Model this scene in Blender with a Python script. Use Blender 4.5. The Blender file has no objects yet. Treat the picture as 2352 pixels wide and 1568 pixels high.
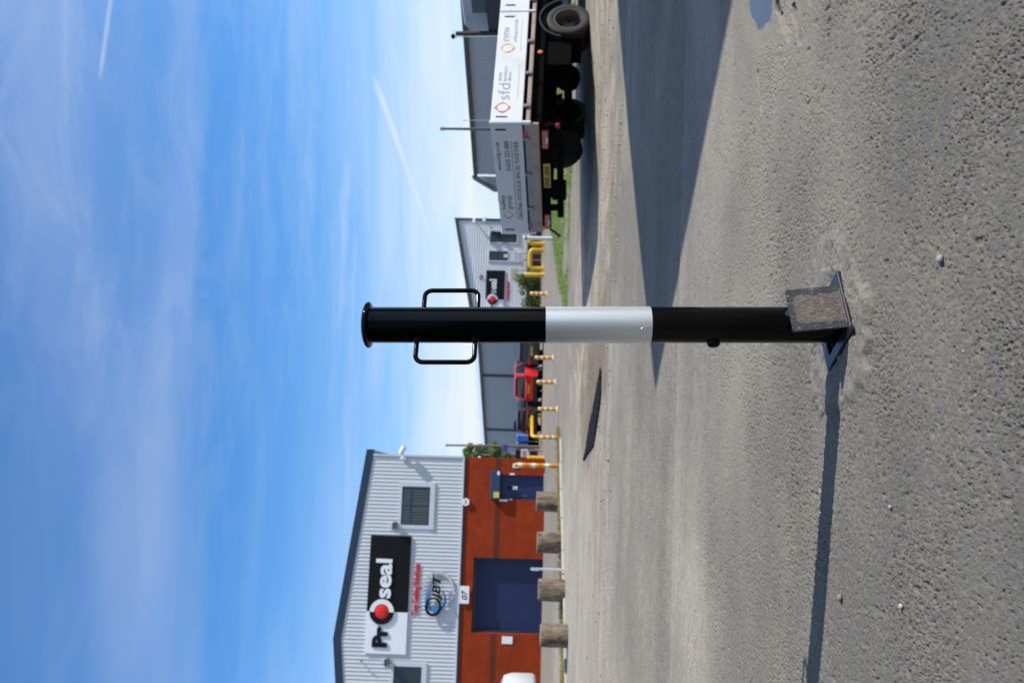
import bpy, math, random
import numpy as np
from mathutils import Vector, Matrix
random.seed(7); RNG = np.random.default_rng(11)
S = bpy.context.scene
COL = S.collection

# ------------------------------------------------------------------ camera
CAM_H, PITCH, ROLL = 0.645, math.atan(40 / 1898), math.radians(1.5)
FP = 1898.0                                   # focal length in the photograph's 2352-px units
FWD = Vector((0, math.cos(PITCH), math.sin(PITCH)))
_u0 = Vector((0, -math.sin(PITCH), math.cos(PITCH))); _r0 = Vector((1, 0, 0))
RGT = math.cos(ROLL) * _r0 + math.sin(ROLL) * _u0
UPV = -math.sin(ROLL) * _r0 + math.cos(ROLL) * _u0
CPOS = Vector((0, 0, CAM_H))
cam = bpy.data.cameras.new('camera'); camo = bpy.data.objects.new('camera', cam); COL.objects.link(camo)
cx, cy, cz = -UPV, RGT, -FWD                  # the camera was held on its side
camo.matrix_world = Matrix(((cx.x, cy.x, cz.x, CPOS.x), (cx.y, cy.y, cz.y, CPOS.y), (cx.z, cy.z, cz.z, CPOS.z), (0, 0, 0, 1)))
cam.sensor_fit = 'HORIZONTAL'; cam.sensor_width = 22.3; cam.lens = FP / 2352 * 22.3
cam.clip_start = 0.05; cam.clip_end = 5000
cam.dof.use_dof = True; cam.dof.focus_distance = 1.72; cam.dof.aperture_fstop = 4.2
S.camera = camo
S.render.engine = 'CYCLES'

# ------------------------------------------------------------------ sun, sky, exposure
SUN_EL = math.radians(43); SUN_H = Vector((0.990, -0.138, 0)).normalized()
SUN = Vector((SUN_H.x * math.cos(SUN_EL), SUN_H.y * math.cos(SUN_EL), math.sin(SUN_EL)))
sl = bpy.data.lights.new('sun', 'SUN'); sl.energy = 4.3; sl.angle = math.radians(0.55); sl.color = (1.0, 0.962, 0.905)
slo = bpy.data.objects.new('sun', sl); COL.objects.link(slo); slo.rotation_euler = SUN.to_track_quat('Z', 'Y').to_euler()
S.view_settings.view_transform = 'Standard'; S.view_settings.look = 'None'
S.view_settings.exposure = 0.35; S.view_settings.gamma = 1.0; S.view_settings.use_curve_mapping = False


def ray(v, y):
    return FWD + RGT * ((1568 - y - 784) / FP) - UPV * ((v - 1176) / FP)


def G(v, y, z=0.0):                            # photograph point on level z
    d = ray(v, y); return CPOS + d * ((z - CAM_H) / d.z)


def P(v, y, Y):                                # photograph point at depth Y
    d = ray(v, y); return CPOS + d * (Y / d.y)


def LP(M, v, y, ax=1, val=0.0):                # photograph point on a plane of a thing's own frame
    inv = M.inverted(); o = inv @ CPOS; d = inv.to_3x3() @ ray(v, y)
    return o + d * ((val - o[ax]) / d[ax])


world = bpy.data.worlds.new('World'); S.world = world; world.use_nodes = True
nt = world.node_tree; nt.nodes.clear()


class NB:
    def __init__(s, t): s.t = t
    def n(s, kind, **kw):
        x = s.t.nodes.new(kind)
        for k, v in kw.items(): setattr(x, k, v)
        return x
    def l(s, a, b): s.t.links.new(a, b)
    def put(s, sock, v):
        if isinstance(v, bpy.types.NodeSocket): s.l(v, sock)
        else: sock.default_value = v
    def m(s, op, a, b=0.0, c=0.0, clamp=False):
        x = s.n('ShaderNodeMath', operation=op, use_clamp=clamp)
        for i, v in enumerate((a, b, c)): s.put(x.inputs[i], v)
        return x.outputs[0]
    def mix(s, f, a, b, blend='MIX'):
        x = s.n('ShaderNodeMix', data_type='RGBA', blend_type=blend)
        s.put(x.inputs[0], f); s.put(x.inputs[6], a); s.put(x.inputs[7], b)
        return x.outputs[2]
    def noise(s, vec, scale=5.0, detail=3.0, rough=0.55, dist=0.0):
        x = s.n('ShaderNodeTexNoise'); s.put(x.inputs['Vector'], vec)
        x.inputs['Scale'].default_value = scale; x.inputs['Detail'].default_value = detail
        x.inputs['Roughness'].default_value = rough; x.inputs['Distortion'].default_value = dist
        return x.outputs['Fac']
    def ramp(s, f, a, b, lo=0.0, hi=1.0):
        x = s.n('ShaderNodeMapRange', interpolation_type='SMOOTHSTEP'); s.put(x.inputs[0], f)
        for i, v in zip((1, 2, 3, 4), (a, b, lo, hi)): x.inputs[i].default_value = v
        return x.outputs[0]
    def vscale(s, vec, sc, rot=(0, 0, 0)):
        x = s.n('ShaderNodeMapping'); s.put(x.inputs[0], vec)
        x.inputs['Rotation'].default_value = rot; x.inputs['Scale'].default_value = sc
        return x.outputs[0]
    def dot(s, vec, c):
        x = s.n('ShaderNodeVectorMath', operation='DOT_PRODUCT'); s.put(x.inputs[0], vec); x.inputs[1].default_value = c
        return x.outputs['Value']


w = NB(nt)
sky = w.n('ShaderNodeTexSky', sky_type='NISHITA'); sky.sun_disc = False
sky.sun_elevation = SUN_EL; sky.sun_rotation = math.atan2(SUN_H.x, SUN_H.y)
sky.altitude = 60; sky.air_density = 1.0; sky.dust_density = 0.5; sky.ozone_density = 1.0
gen = w.n('ShaderNodeTexCoord').outputs['Generated']
sep = w.n('ShaderNodeSeparateXYZ'); w.l(gen, sep.inputs[0])
zc = w.m('MAXIMUM', sep.outputs[2], 0.03)
px = w.m('DIVIDE', sep.outputs[0], zc); py = w.m('DIVIDE', sep.outputs[1], zc)
cmb = w.n('ShaderNodeCombineXYZ'); w.l(px, cmb.inputs[0]); w.l(py, cmb.inputs[1])
hi = w.noise(w.vscale(cmb.outputs[0], (0.16, 0.75, 1), (0, 0, 0.10)), 1.15, 3.5, 0.5, 0.3)     # long cirrus streaks
fine = w.noise(w.vscale(cmb.outputs[0], (1.0, 1.6, 1), (0, 0, 0.5)), 3.2, 5.0, 0.62, 0.8)          # mottled mackerel cloud
broad = w.noise(w.vscale(cmb.outputs[0], (0.35, 0.5, 1)), 0.7, 2.0, 0.5)
streak = w.ramp(hi, 0.45, 0.80)
mack = w.m('MULTIPLY', w.ramp(fine, 0.36, 0.76), w.ramp(broad, 0.36, 0.60))
upper = w.ramp(sep.outputs[2], 0.40, 0.82, 0.16, 1.7)  # extra cloud overhead, out of view, added to make the skylight less blue
cl = w.m('ADD', w.m('MULTIPLY', streak, 0.46), w.m('MULTIPLY', mack, w.m('MULTIPLY', upper, 0.62)))
low = w.ramp(sep.outputs[2], 0.02, 0.30, 1.0, 0.0)                                                 # thicker cloud deck seen edge-on near the horizon
lowc = w.m('MULTIPLY', low, w.ramp(w.noise(w.vscale(gen, (1.0, 1.0, 9.0), (0.05, 0.03, 0)), 2.4, 4.0, 0.55, 0.4), 0.25, 0.66, 0.30, 0.92))
cl = w.m('MAXIMUM', cl, lowc)
for a, b, wd, amt in (((262, -60), (228, 190), 0.0030, 0.16), ((850, 150), (1010, 600), 0.0062, 0.44)):           # two contrails: thin great-circle bands in the sky
    da, db = ray(*a).normalized(), ray(*b).normalized()
    nn = da.cross(db).normalized(); mid = ((da + db) / 2).normalized(); half = da.angle(db) / 2
    off = w.m('ABSOLUTE', w.dot(gen, nn))
    along = w.dot(gen, mid)
    cl = w.m('MAXIMUM', cl, w.m('MULTIPLY', w.m('MULTIPLY', w.ramp(off, 0.0, wd * 1.6, 1.0, 0.0), w.ramp(along, math.cos(half * 1.15), math.cos(half * 0.55))), w.m('ADD', amt, w.m('MULTIPLY', fine, 0.35))))
cl = w.m('MINIMUM', cl, 0.88)
tint = w.mix(1.0, sky.outputs[0], (0.58, 1.14, 1.68, 1), 'MULTIPLY')
cloudcol = (8.2, 8.25, 8.1, 1)
skyc = w.mix(cl, tint, cloudcol)
bg = w.n('ShaderNodeBackground'); w.l(skyc, bg.inputs[0]); bg.inputs[1].default_value = 0.091
wo = w.n('ShaderNodeOutputWorld'); w.l(bg.outputs[0], wo.inputs[0])


# ------------------------------------------------------------------ materials
def lin(r, g, b):
    f = lambda c: (c / 255 / 12.92) if c <= 10 else ((c / 255 + 0.055) / 1.055) ** 2.4
    return (f(r), f(g), f(b))


def shade(c, k): return tuple(x * k for x in c)


MATS = {}


def mat(name, col, rough=0.5, metal=0.0, var=0.12, scale=6.0, bump=0.0, coat=0.0, spec=0.5, stretch=(1, 1, 1), dirt=None, dirt_amt=0.0):
    if name in MATS: return MATS[name]
    m = bpy.data.materials.new(name); m.use_nodes = True; b = NB(m.node_tree)
    bs = m.node_tree.nodes['Principled BSDF']
    tc = b.n('ShaderNodeTexCoord').outputs['Object']
    tc = b.vscale(tc, stretch)
    n1 = b.noise(tc, scale, 4.0, 0.6)
    c = b.mix(n1, (*shade(col, 1 - var), 1), (*[min(1, x * (1 + var)) for x in col], 1))
    if dirt:
        c = b.mix(b.m('MULTIPLY', b.ramp(b.noise(tc, scale * 0.7, 5.0, 0.65), 0.48, 0.72), dirt_amt), c, (*dirt, 1))
    b.l(c, bs.inputs['Base Color'])
    b.l(b.m('ADD', rough - 0.06, b.m('MULTIPLY', b.noise(tc, scale * 3, 2.0), 0.12)), bs.inputs['Roughness'])
    bs.inputs['Metallic'].default_value = metal; bs.inputs['Specular IOR Level'].default_value = spec
    bs.inputs['Coat Weight'].default_value = coat; bs.inputs['Coat Roughness'].default_value = 0.05
    if bump:
        bp = b.n('ShaderNodeBump'); bp.inputs['Strength'].default_value = bump; bp.inputs['Distance'].default_value = 0.01
        b.l(b.noise(tc, scale * 4, 4.0), bp.inputs['Height']); b.l(bp.outputs[0], bs.inputs['Normal'])
    MATS[name] = m
    return m


# ------------------------------------------------------------------ mesh helpers
class MB:
    def __init__(s): s.v = []; s.f = []
    def add(s, vs, fs, M=None):
        k = len(s.v)
        s.v += [tuple(M @ Vector(p)) if M is not None else tuple(p) for p in vs]
        s.f += [tuple(i + k for i in f) for f in fs]
        return s
    def box(s, x0, x1, y0, y1, z0, z1, M=None, bev=0.0):
        if bev <= 0:
            vs = [(x, y, z) for x in (x0, x1) for y in (y0, y1) for z in (z0, z1)]
            return s.add(vs, [(0, 1, 3, 2), (4, 6, 7, 5), (0, 4, 5, 1), (2, 3, 7, 6), (0, 2, 6, 4), (1, 5, 7, 3)], M)
        c = Vector(((x0 + x1) / 2, (y0 + y1) / 2, (z0 + z1) / 2)); h = ((x1 - x0) / 2, (y1 - y0) / 2, (z1 - z0) / 2)
        vs, idx = [], {}
        for sx in (-1, 1):
            for sy in (-1, 1):
                for sz in (-1, 1):
                    for a in range(3):
                        q = [sx * (h[0] - bev), sy * (h[1] - bev), sz * (h[2] - bev)]; q[a] += (sx, sy, sz)[a] * bev
                        idx[(sx, sy, sz, a)] = len(vs); vs.append(c + Vector(q))
        fs = []
        for a in range(3):
            b, d = [i for i in range(3) if i != a]
            for sg in (-1, 1):
                ring = []
                for p, q in ((-1, -1), (1, -1), (1, 1), (-1, 1)):
                    k = [0, 0, 0]; k[a] = sg; k[b] = p; k[d] = q; ring.append(idx[(*k, a)])
                fs.append(ring)
            for p in (-1, 1):
                for q in (-1, 1):
                    k0 = [0, 0, 0]; k0[b] = p; k0[d] = q
                    e = []
                    for sg in (-1, 1):
                        k = list(k0); k[a] = sg; e.append((idx[(*k, b)], idx[(*k, d)]))
                    fs.append((e[0][0], e[0][1], e[1][1], e[1][0]))
        for sx in (-1, 1):
            for sy in (-1, 1):
                for sz in (-1, 1): fs.append(tuple(idx[(sx, sy, sz, a)] for a in range(3)))
        return s.add(vs, fs, M)
    def lathe(s, prof, seg=24, M=None, close=False, cap0=True):       # prof: (r, z) about Z
        vs = [(r * math.cos(2 * math.pi * i / seg), r * math.sin(2 * math.pi * i / seg), z) for r, z in prof for i in range(seg)]
        fs = [(j * seg + i, j * seg + (i + 1) % seg, (j + 1) * seg + (i + 1) % seg, (j + 1) * seg + i) for j in range(len(prof) - 1) for i in range(seg)]
        if not close:
            if cap0: fs.append(tuple(range(seg))[::-1])
            fs.append(tuple((len(prof) - 1) * seg + i for i in range(seg)))
        else:
            j = len(prof) - 1
            fs += [(j * seg + i, j * seg + (i + 1) % seg, (i + 1) % seg, i) for i in range(seg)]
        return s.add(vs, fs, M)
    def cyl(s, a, b, r, r2=None, seg=14):
        a, b = Vector(a), Vector(b); d = b - a
        M = Matrix.Translation(a) @ d.to_track_quat('Z', 'Y').to_matrix().to_4x4()
        return s.lathe([(r, 0), (r if r2 is None else r2, d.length)], seg, M)
    def tube(s, pts, r, seg=10, closed=False):
        pts = [Vector(p) for p in pts]; n = len(pts); vs, fs = [], []
        up = None
        for i, p in enumerate(pts):
            t = (pts[(i + 1) % n] - pts[i - 1]) if closed or 0 < i < n - 1 else (pts[1] - pts[0] if i == 0 else pts[-1] - pts[-2])
            t.normalize()
            if up is None: up = t.orthogonal().normalized()
            a = (up - t * up.dot(t)).normalized(); up = a; b = t.cross(a)
            rr = r[i] if isinstance(r, (list, tuple)) else r
            vs += [p + (a * math.cos(2 * math.pi * k / seg) + b * math.sin(2 * math.pi * k / seg)) * rr for k in range(seg)]
        for i in range(n if closed else n - 1):
            j = (i + 1) % n
            fs += [(i * seg + k, i * seg + (k + 1) % seg, j * seg + (k + 1) % seg, j * seg + k) for k in range(seg)]
        if not closed: fs += [tuple(range(seg))[::-1], tuple((n - 1) * seg + k for k in range(seg))]
        return s.add(vs, fs)
    def prism(s, poly, a, b, ax=1, M=None):                 # polygon (two coords) extruded from a to b along axis ax
        n = len(poly)
        def mk(p, t): q = list(p); q.insert(ax, t); return tuple(q)
        vs = [mk(p, a) for p in poly] + [mk(p, b) for p in poly]
        fs = [tuple(range(n))[::-1], tuple(range(n, 2 * n))] + [(i, (i + 1) % n, n + (i + 1) % n, n + i) for i in range(n)]
        return s.add(vs, fs, M)
    def loft(s, rings, cap=True, M=None):
        n = len(rings[0]); vs = [p for r in rings for p in r]
        fs = [(j * n + i, j * n + (i + 1) % n, (j + 1) * n + (i + 1) % n, (j + 1) * n + i) for j in range(len(rings) - 1) for i in range(n)]
        if cap: fs += [tuple(range(n))[::-1], tuple((len(rings) - 1) * n + i for i in range(n))]
        return s.add(vs, fs, M)
    def mesh(s, name, smooth=None):
        me = bpy.data.meshes.new(name); me.from_pydata([tuple(p) for p in s.v], [], s.f)
        import bmesh
        bm = bmesh.new(); bm.from_mesh(me); bmesh.ops.recalc_face_normals(bm, faces=bm.faces)
        if smooth is not None:
            for f in bm.faces: f.smooth = True
            for e in bm.edges:
                if len(e.link_faces) == 2 and e.calc_face_angle(3) > math.radians(smooth): e.smooth = False
        bm.to_mesh(me); bm.free(); me.update()
        return me
    def build(s, name, m, parent=None, smooth=35):
        return link(name, s.mesh(name, smooth), m, parent)


def link(name, me, m, parent=None):
    o = bpy.data.objects.new(name, me); COL.objects.link(o)
    if m is not None and not me.materials: me.materials.append(m)
    if parent is not None: o.parent = parent
    return o


def tag(o, label=None, cat=None, group=None, kind=None):
    for k, v in (('label', label), ('category', cat), ('group', group), ('kind', kind)):
        if v: o[k] = v
    return o


def thing(name, label, cat, loc=(0, 0, 0), rz=0.0, group=None, M=None):
    o = bpy.data.objects.new(name, None); COL.objects.link(o); o.empty_display_size = 0.2
    o.matrix_world = M if M is not None else Matrix.Translation(Vector(loc)) @ Matrix.Rotation(rz, 4, 'Z')
    return tag(o, label, cat, group)


def copy_tree(o, parent=None):
    c = o.copy(); COL.objects.link(c)
    if parent is not None: c.parent = parent
    for ch in list(o.children): copy_tree(ch, c)
    return c


def text(name, string, m, parent, box, y=0.0, depth=0.01, bold=0.0, shear=0.0, Mrot=None, spacing=1.0):
    """lettering as a mesh filling box=(x0,x1,z0,z1), facing local -Y, optionally turned by Mrot"""
    cu = bpy.data.curves.new(name, 'FONT'); cu.body = string; cu.extrude = 0.5; cu.offset = bold; cu.shear = shear
    cu.resolution_u = 4; cu.space_character = spacing
    to = bpy.data.objects.new('tmp', cu); COL.objects.link(to)
    me = bpy.data.meshes.new_from_object(to.evaluated_get(bpy.context.evaluated_depsgraph_get()))
    bpy.data.objects.remove(to); bpy.data.curves.remove(cu)
    n = len(me.vertices); co = np.empty(n * 3); me.vertices.foreach_get('co', co); co = co.reshape(-1, 3)
    lo, hi_ = co.min(0), co.max(0); x0, x1, z0, z1 = box
    out = np.empty_like(co)
    out[:, 0] = x0 + (co[:, 0] - lo[0]) / (hi_[0] - lo[0]) * (x1 - x0)
    out[:, 2] = z0 + (co[:, 1] - lo[1]) / (hi_[1] - lo[1]) * (z1 - z0)
    out[:, 1] = y - depth * np.clip(co[:, 2] + 0.5, 0, 1)
    if Mrot is not None:
        R3 = np.array(Mrot.to_3x3()); out = out @ R3.T + np.array(Mrot.translation)
    me.vertices.foreach_set('co', out.astype(np.float32).ravel()); me.update(); me.name = name
    me.materials.clear()
    return link(name, me, m, parent)


# ------------------------------------------------------------------ numpy noise and the lie of the land
def _hash(ix, iy, seed):
    h = (ix.astype(np.int64) * 374761393 + iy.astype(np.int64) * 668265263 + seed * 1274126177) & 0x7fffffff
    h = ((h ^ (h >> 13)) * 1274126177) & 0x7fffffff
    h = (h ^ (h >> 16)) & 0x7fffffff
    return (h % 100003) / 100003.0


def vnoise(x, y, seed=0):
    ix, iy = np.floor(x), np.floor(y); fx, fy = x - ix, y - iy
    fx = fx * fx * (3 - 2 * fx); fy = fy * fy * (3 - 2 * fy)
    a, b, c, d = _hash(ix, iy, seed), _hash(ix + 1, iy, seed), _hash(ix, iy + 1, seed), _hash(ix + 1, iy + 1, seed)
    return (a * (1 - fx) + b * fx) * (1 - fy) + (c * (1 - fx) + d * fx) * fy


def fbm(x, y, seed=0, oct=4):
    t, a, n = 0.0, 1.0, 0.0
    for i in range(oct):
        t = t + a * vnoise(x * 2 ** i + 17.3 * i, y * 2 ** i - 9.1 * i, seed + i); n += a; a *= 0.5
    return t / n


def sst(a, b, x): t = np.clip((x - a) / (b - a), 0, 1); return t * t * (3 - 2 * t)


def zland(x, y):
    x, y = np.asarray(x, float), np.asarray(y, float)
    z = -0.20 * sst(4.5, 13.0, y)
    z = z - 0.085 * np.exp(-((x - 1.6) / 2.1) ** 2 - ((y - 11.9) / 1.9) ** 2)
    z = z + 0.085 * sst(3.4, 5.4, x) * sst(7.5, 10.5, y) * (1 - sst(14.5, 19, y))
    return z


def zl(x, y): return float(zland(x, y))


# socket and pothole positions
SOC = Vector((0.060, 1.738, 0)); SOC_A = math.atan2(0.086, 0.123)
PUD = (1.03, 2.46)


def grid_mesh(name, X, Y, Z, attrs, cols=None):
    ny, nx = X.shape; n = nx * ny
    me = bpy.data.meshes.new(name); me.vertices.add(n)
    me.vertices.foreach_set('co', np.stack([X, Y, Z], -1).astype(np.float32).ravel())
    i = np.arange(n).reshape(ny, nx)
    q = np.stack([i[:-1, :-1], i[:-1, 1:], i[1:, 1:], i[1:, :-1]], -1).reshape(-1, 4)
    me.loops.add(q.size); me.loops.foreach_set('vertex_index', q.astype(np.int32).ravel())
    me.polygons.add(len(q)); me.polygons.foreach_set('loop_start', np.arange(0, q.size, 4, dtype=np.int32))
    me.polygons.foreach_set('use_smooth', np.ones(len(q), bool))
    for k, a in attrs.items():
        at = me.attributes.new(k, 'FLOAT', 'POINT'); at.data.foreach_set('value', a.astype(np.float32).ravel())
    if cols is not None:
        at = me.attributes.new('col', 'FLOAT_COLOR', 'POINT')
        at.data.foreach_set('color', np.concatenate([cols, np.ones((*cols.shape[:2], 1))], -1).astype(np.float32).ravel())
    me.update(calc_edges=True); me.validate()
    return me


# ------------------------------------------------------------------ ground: near asphalt with real chippings
def near_field(X, Y):
    """height, chip tone, dustiness of the worn asphalt"""
    cs = 0.0078
    gx, gy = X / cs, Y / cs
    ix, iy = np.floor(gx), np.floor(gy)
    F1 = np.full(X.shape, 9.0); F2 = np.full(X.shape, 9.0); CX = np.zeros_like(X); CY = np.zeros_like(X); DX = np.zeros_like(X); DY = np.zeros_like(X)
    for dx in (-1, 0, 1):
        for dy in (-1, 0, 1):
            jx, jy = ix + dx, iy + dy
            ex = jx + 0.08 + 0.84 * _hash(jx, jy, 5) - gx; ey = jy + 0.08 + 0.84 * _hash(jx, jy, 6) - gy
            sx = 0.75 + 0.7 * _hash(jx, jy, 9)
            d = np.sqrt(ex * ex + ey * ey) * sx
            new = d < F1
            F2 = np.where(new, F1, np.minimum(F2, d))
            CX = np.where(new, jx, CX); CY = np.where(new, jy, CY); DX = np.where(new, ex, DX); DY = np.where(new, ey, DY)
            F1 = np.where(new, d, F1)
    r1, r2, r3, r4 = (_hash(CX, CY, k) for k in (21, 22, 23, 24))
    macro = fbm(X * 2.2 + 3, Y * 2.2, 31, 4)
    wear = sst(0.42, 0.62, fbm(X * 5.1, Y * 5.1 + 7, 41, 4))
    dust = np.clip(0.16 + 0.42 * (fbm(X * 3.0 + 1.7, Y * 3.0, 51, 5) - 0.5) * 2 + 0.62 * sst(1.15, 2.4, Y) + 0.12 * (X - 0.1), 0, 1)
    edge = sst(0.02, 0.15, F2 - F1)
    present = (r1 > 0.16 + 0.34 * dust).astype(float)
    chip = edge * present
    tilt = (DX * (r2 - 0.5) + DY * (r3 - 0.5)) * 2.0
    h = chip * (0.0005 + 0.0016 * r4 ** 1.5 + 0.0016 * tilt) - (1 - present) * 0.0014 * sst(0.5, 0.0, F1) * (r4 > 0.4) - 0.0016 * sst(0.10, 0.0, F2 - F1) * (1 - 0.6 * dust)
    h = h * (0.55 + 0.6 * wear) + 0.0007 * (fbm(X * 240, Y * 240, 61, 2) - 0.5)
    qx, qy = X / 0.0125 + 0.35 * (fbm(X * 160, Y * 160, 65, 2) - 0.5) * 2, Y / 0.0105
    jx, jy = np.floor(qx), np.floor(qy)
    ex = qx - jx - 0.25 - 0.5 * _hash(jx, jy, 66); ey = qy - jy - 0.25 - 0.5 * _hash(jx, jy, 67)
    elong = 0.6 + 0.9 * _hash(jx, jy, 68)
    pr_ = np.sqrt((ex * elong) ** 2 + (ey / elong) ** 2)
    lots = 0.26 + 0.42 * wear
    h = h - 0.0056 * sst(0.26, 0.12, pr_) * (_hash(jx, jy, 69) < lots) * (1 - 0.55 * dust)
    pock = sst(0.80, 0.90, vnoise(X * 62, Y * 62, 71)) * sst(0.4, 0.6, fbm(X * 6, Y * 6, 72, 3))
    h = h - 0.0035 * pock
    h = h + 0.006 * (macro - 0.5)
    tone = chip * (0.35 + 0.65 * r3)
    # potholes and ruts beside the puddle
    ang = 0.9
    px_, py_ = X - PUD[0], Y - PUD[1]
    a = px_ * math.cos(ang) + py_ * math.sin(ang); b = -px_ * math.sin(ang) + py_ * math.cos(ang)
    rr = np.sqrt((a / 0.30) ** 2 + (b / 0.125) ** 2) + 0.5 * (fbm(X * 9, Y * 9, 81, 4) - 0.5)
    bowl = sst(1.15, 0.2, rr)
    h = h * (1 - 0.7 * bowl) - 0.016 * bowl + 0.004 * bowl * (fbm(X * 22, Y * 22, 83, 3) - 0.5)
    dust = np.clip(np.maximum(dust, 1.0 * sst(1.9, 0.7, rr)), 0, 1)
    tone = tone * (1 - 0.8 * bowl)
    for (x0, y0, x1, y1, wd, dp) in ((0.80, 2.13, 0.93, 2.26, 0.020, 0.016), (0.745, 2.03, 0.86, 2.10, 0.014, 0.026), (0.83, 1.98, 0.92, 2.02, 0.012, 0.014), (0.66, 2.36, 0.80, 2.42, 0.010, 0.008)):
        ux, uy = x1 - x0, y1 - y0; L = math.hypot(ux, uy); ux /= L; uy /= L
        t = np.clip((X - x0) * ux + (Y - y0) * uy, 0, L)
        d = np.hypot(X - x0 - ux * t, Y - y0 - uy * t) + 0.018 * (fbm(X * 30, Y * 30, 91, 3) - 0.5)
        h = h - dp * sst(wd, wd * 0.35, d) * sst(0, 0.03, t + 0.01)
    # worn dusty trail running from the puddle across to the left
    tr = np.abs(Y - (2.45 - 0.12 * X + 0.25 * (fbm(X * 1.3, Y * 0.3, 95, 3) - 0.5)))
    dust = np.clip(dust + 0.35 * sst(0.28, 0.02, tr) * sst(0.2, 0.9, X), 0, 1)
    return h, tone, dust


NX, NY = 1080, 760
yy = 0.86 * (3.6 / 0.86) ** (np.arange(NY) / (NY - 1.0))
ss = np.linspace(-1, 1, NX)
Yn = np.repeat(yy[:, None], NX, 1); Xn = ss[None, :] * (0.56 * Yn + 0.10)
hn, tone, dust = near_field(Xn, Yn)
fade = 1 - 0.6 * sst(2.6, 3.5, Yn)
Zn = hn * fade + 0.0015
lx = (Xn - SOC.x) * math.cos(SOC_A) + (Yn - SOC.y) * math.sin(SOC_A); ly = -(Xn - SOC.x) * math.sin(SOC_A) + (Yn - SOC.y) * math.cos(SOC_A)
Zn = np.where(np.maximum(np.abs(lx), np.abs(ly)) < 0.064, -0.26, Zn)
Zn = Zn + zland(Xn, Yn)


def m_asphalt():
    m = bpy.data.materials.new('worn_asphalt'); m.use_nodes = True; b = NB(m.node_tree); bs = m.node_tree.nodes['Principled BSDF']
    A = lambda k: b.n('ShaderNodeAttribute', attribute_name=k).outputs['Fac']
    pos = b.n('ShaderNodeNewGeometry').outputs['Position']
    n1 = b.noise(pos, 300, 3, 0.7); n2 = b.noise(pos, 140, 3, 0.65); n3 = b.noise(pos, 2.2, 4, 0.55)
    chip = b.mix(n1, (0.074, 0.074, 0.078, 1), (0.182, 0.177, 0.174, 1))
    chip = b.mix(b.ramp(A('tone'), 0.3, 1.0), chip, b.mix(0.5, chip, (0.140, 0.133, 0.124, 1)))
    binder = b.mix(n2, (0.118, 0.108, 0.092, 1), (0.238, 0.219, 0.186, 1))
    dusty = b.mix(n1, (0.200, 0.186, 0.166, 1), (0.305, 0.287, 0.258, 1))
    base = b.mix(b.ramp(A('tone'), 0.08, 0.30), binder, chip)
    cov = b.m('MULTIPLY', b.ramp(b.m('ADD', A('dust'), b.m('MULTIPLY', b.m('SUBTRACT', n2, 0.5), 0.8)), 0.15, 0.95), 0.80)
    base = b.mix(cov, base, dusty)
    base = b.mix(b.ramp(n3, 0.35, 0.7, 0.0, 0.30), base, (0.165, 0.158, 0.148, 1))
    speck = b.ramp(b.noise(pos, 150, 1, 0.5), 0.80, 0.84)
    base = b.mix(b.m('MULTIPLY', speck, 0.7), base, (0.62, 0.60, 0.56, 1))
    base = b.mix(1.0, base, (0.93, 0.885, 0.79, 1), 'MULTIPLY')
    a2 = b.noise(pos, 75, 4, 0.75); g2 = b.noise(pos, 17, 5, 0.7)
    f2 = b.m('ADD', b.m('MULTIPLY', b.ramp(a2, 0.25, 0.75), 0.75), b.m('MULTIPLY', b.ramp(g2, 0.2, 0.8), 0.75))
    far = b.mix(1.0, b.n('ShaderNodeAttribute', attribute_name='col').outputs['Color'], b.mix(b.m('MULTIPLY', f2, 0.667), (0.62, 0.62, 0.62, 1), (1.38, 1.38, 1.38, 1)), 'MULTIPLY')
    base = b.mix(A('blend'), base, far)
    base = b.mix(1.0, base, b.mix(b.ramp(b.noise(b.vscale(pos, (0.7, 2.2, 1), (0, 0, 0.2)), 1.0, 4, 0.55), 0.3, 0.7), (0.86, 0.865, 0.875, 1), (1.10, 1.10, 1.09, 1)), 'MULTIPLY')
    b.l(base, bs.inputs['Base Color']); bs.inputs['Roughness'].default_value = 0.86; bs.inputs['Specular IOR Level'].default_value = 0.35
    bp = b.n('ShaderNodeBump'); bp.inputs['Strength'].default_value = 0.5; bp.inputs['Distance'].default_value = 0.002
    b.l(b.noise(pos, 420, 3, 0.7), bp.inputs['Height']); b.l(bp.outputs[0], bs.inputs['Normal'])
    return m


M_ASPH = m_asphalt()

# ------------------------------------------------------------------ the yard beyond: one sheet, tinted by what lies on it
NXF, NYF = 500, 620
t = np.arange(NYF) / (NYF - 1.0)
yf = np.concatenate([np.linspace(-3.0, 3.0, 60), 3.0 * (420 / 3.0) ** (np.arange(1, NYF - 59) / (NYF - 60.0))])
Yf = np.repeat(yf[:, None], NXF, 1); sf = np.linspace(-1, 1, NXF); sf = np.sign(sf) * np.abs(sf) ** 1.25
Xf = sf[None, :] * (0.85 * np.maximum(Yf, 0) + 4.0)
Zf = zland(Xf, Yf) + 0.006 * (fbm(Xf * 1.4, Yf * 1.4, 3, 4) - 0.5) * sst(4.4, 7, Yf)
inside = sst(1.0, 0.96, np.abs(Xf) / (0.56 * np.maximum(Yf, 0.01) + 0.10)) * sst(0.80, 0.95, Yf) * sst(3.58, 3.50, Yf)
Zf = Zf - 0.30 * (inside > 0.02) - 0.004


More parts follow.
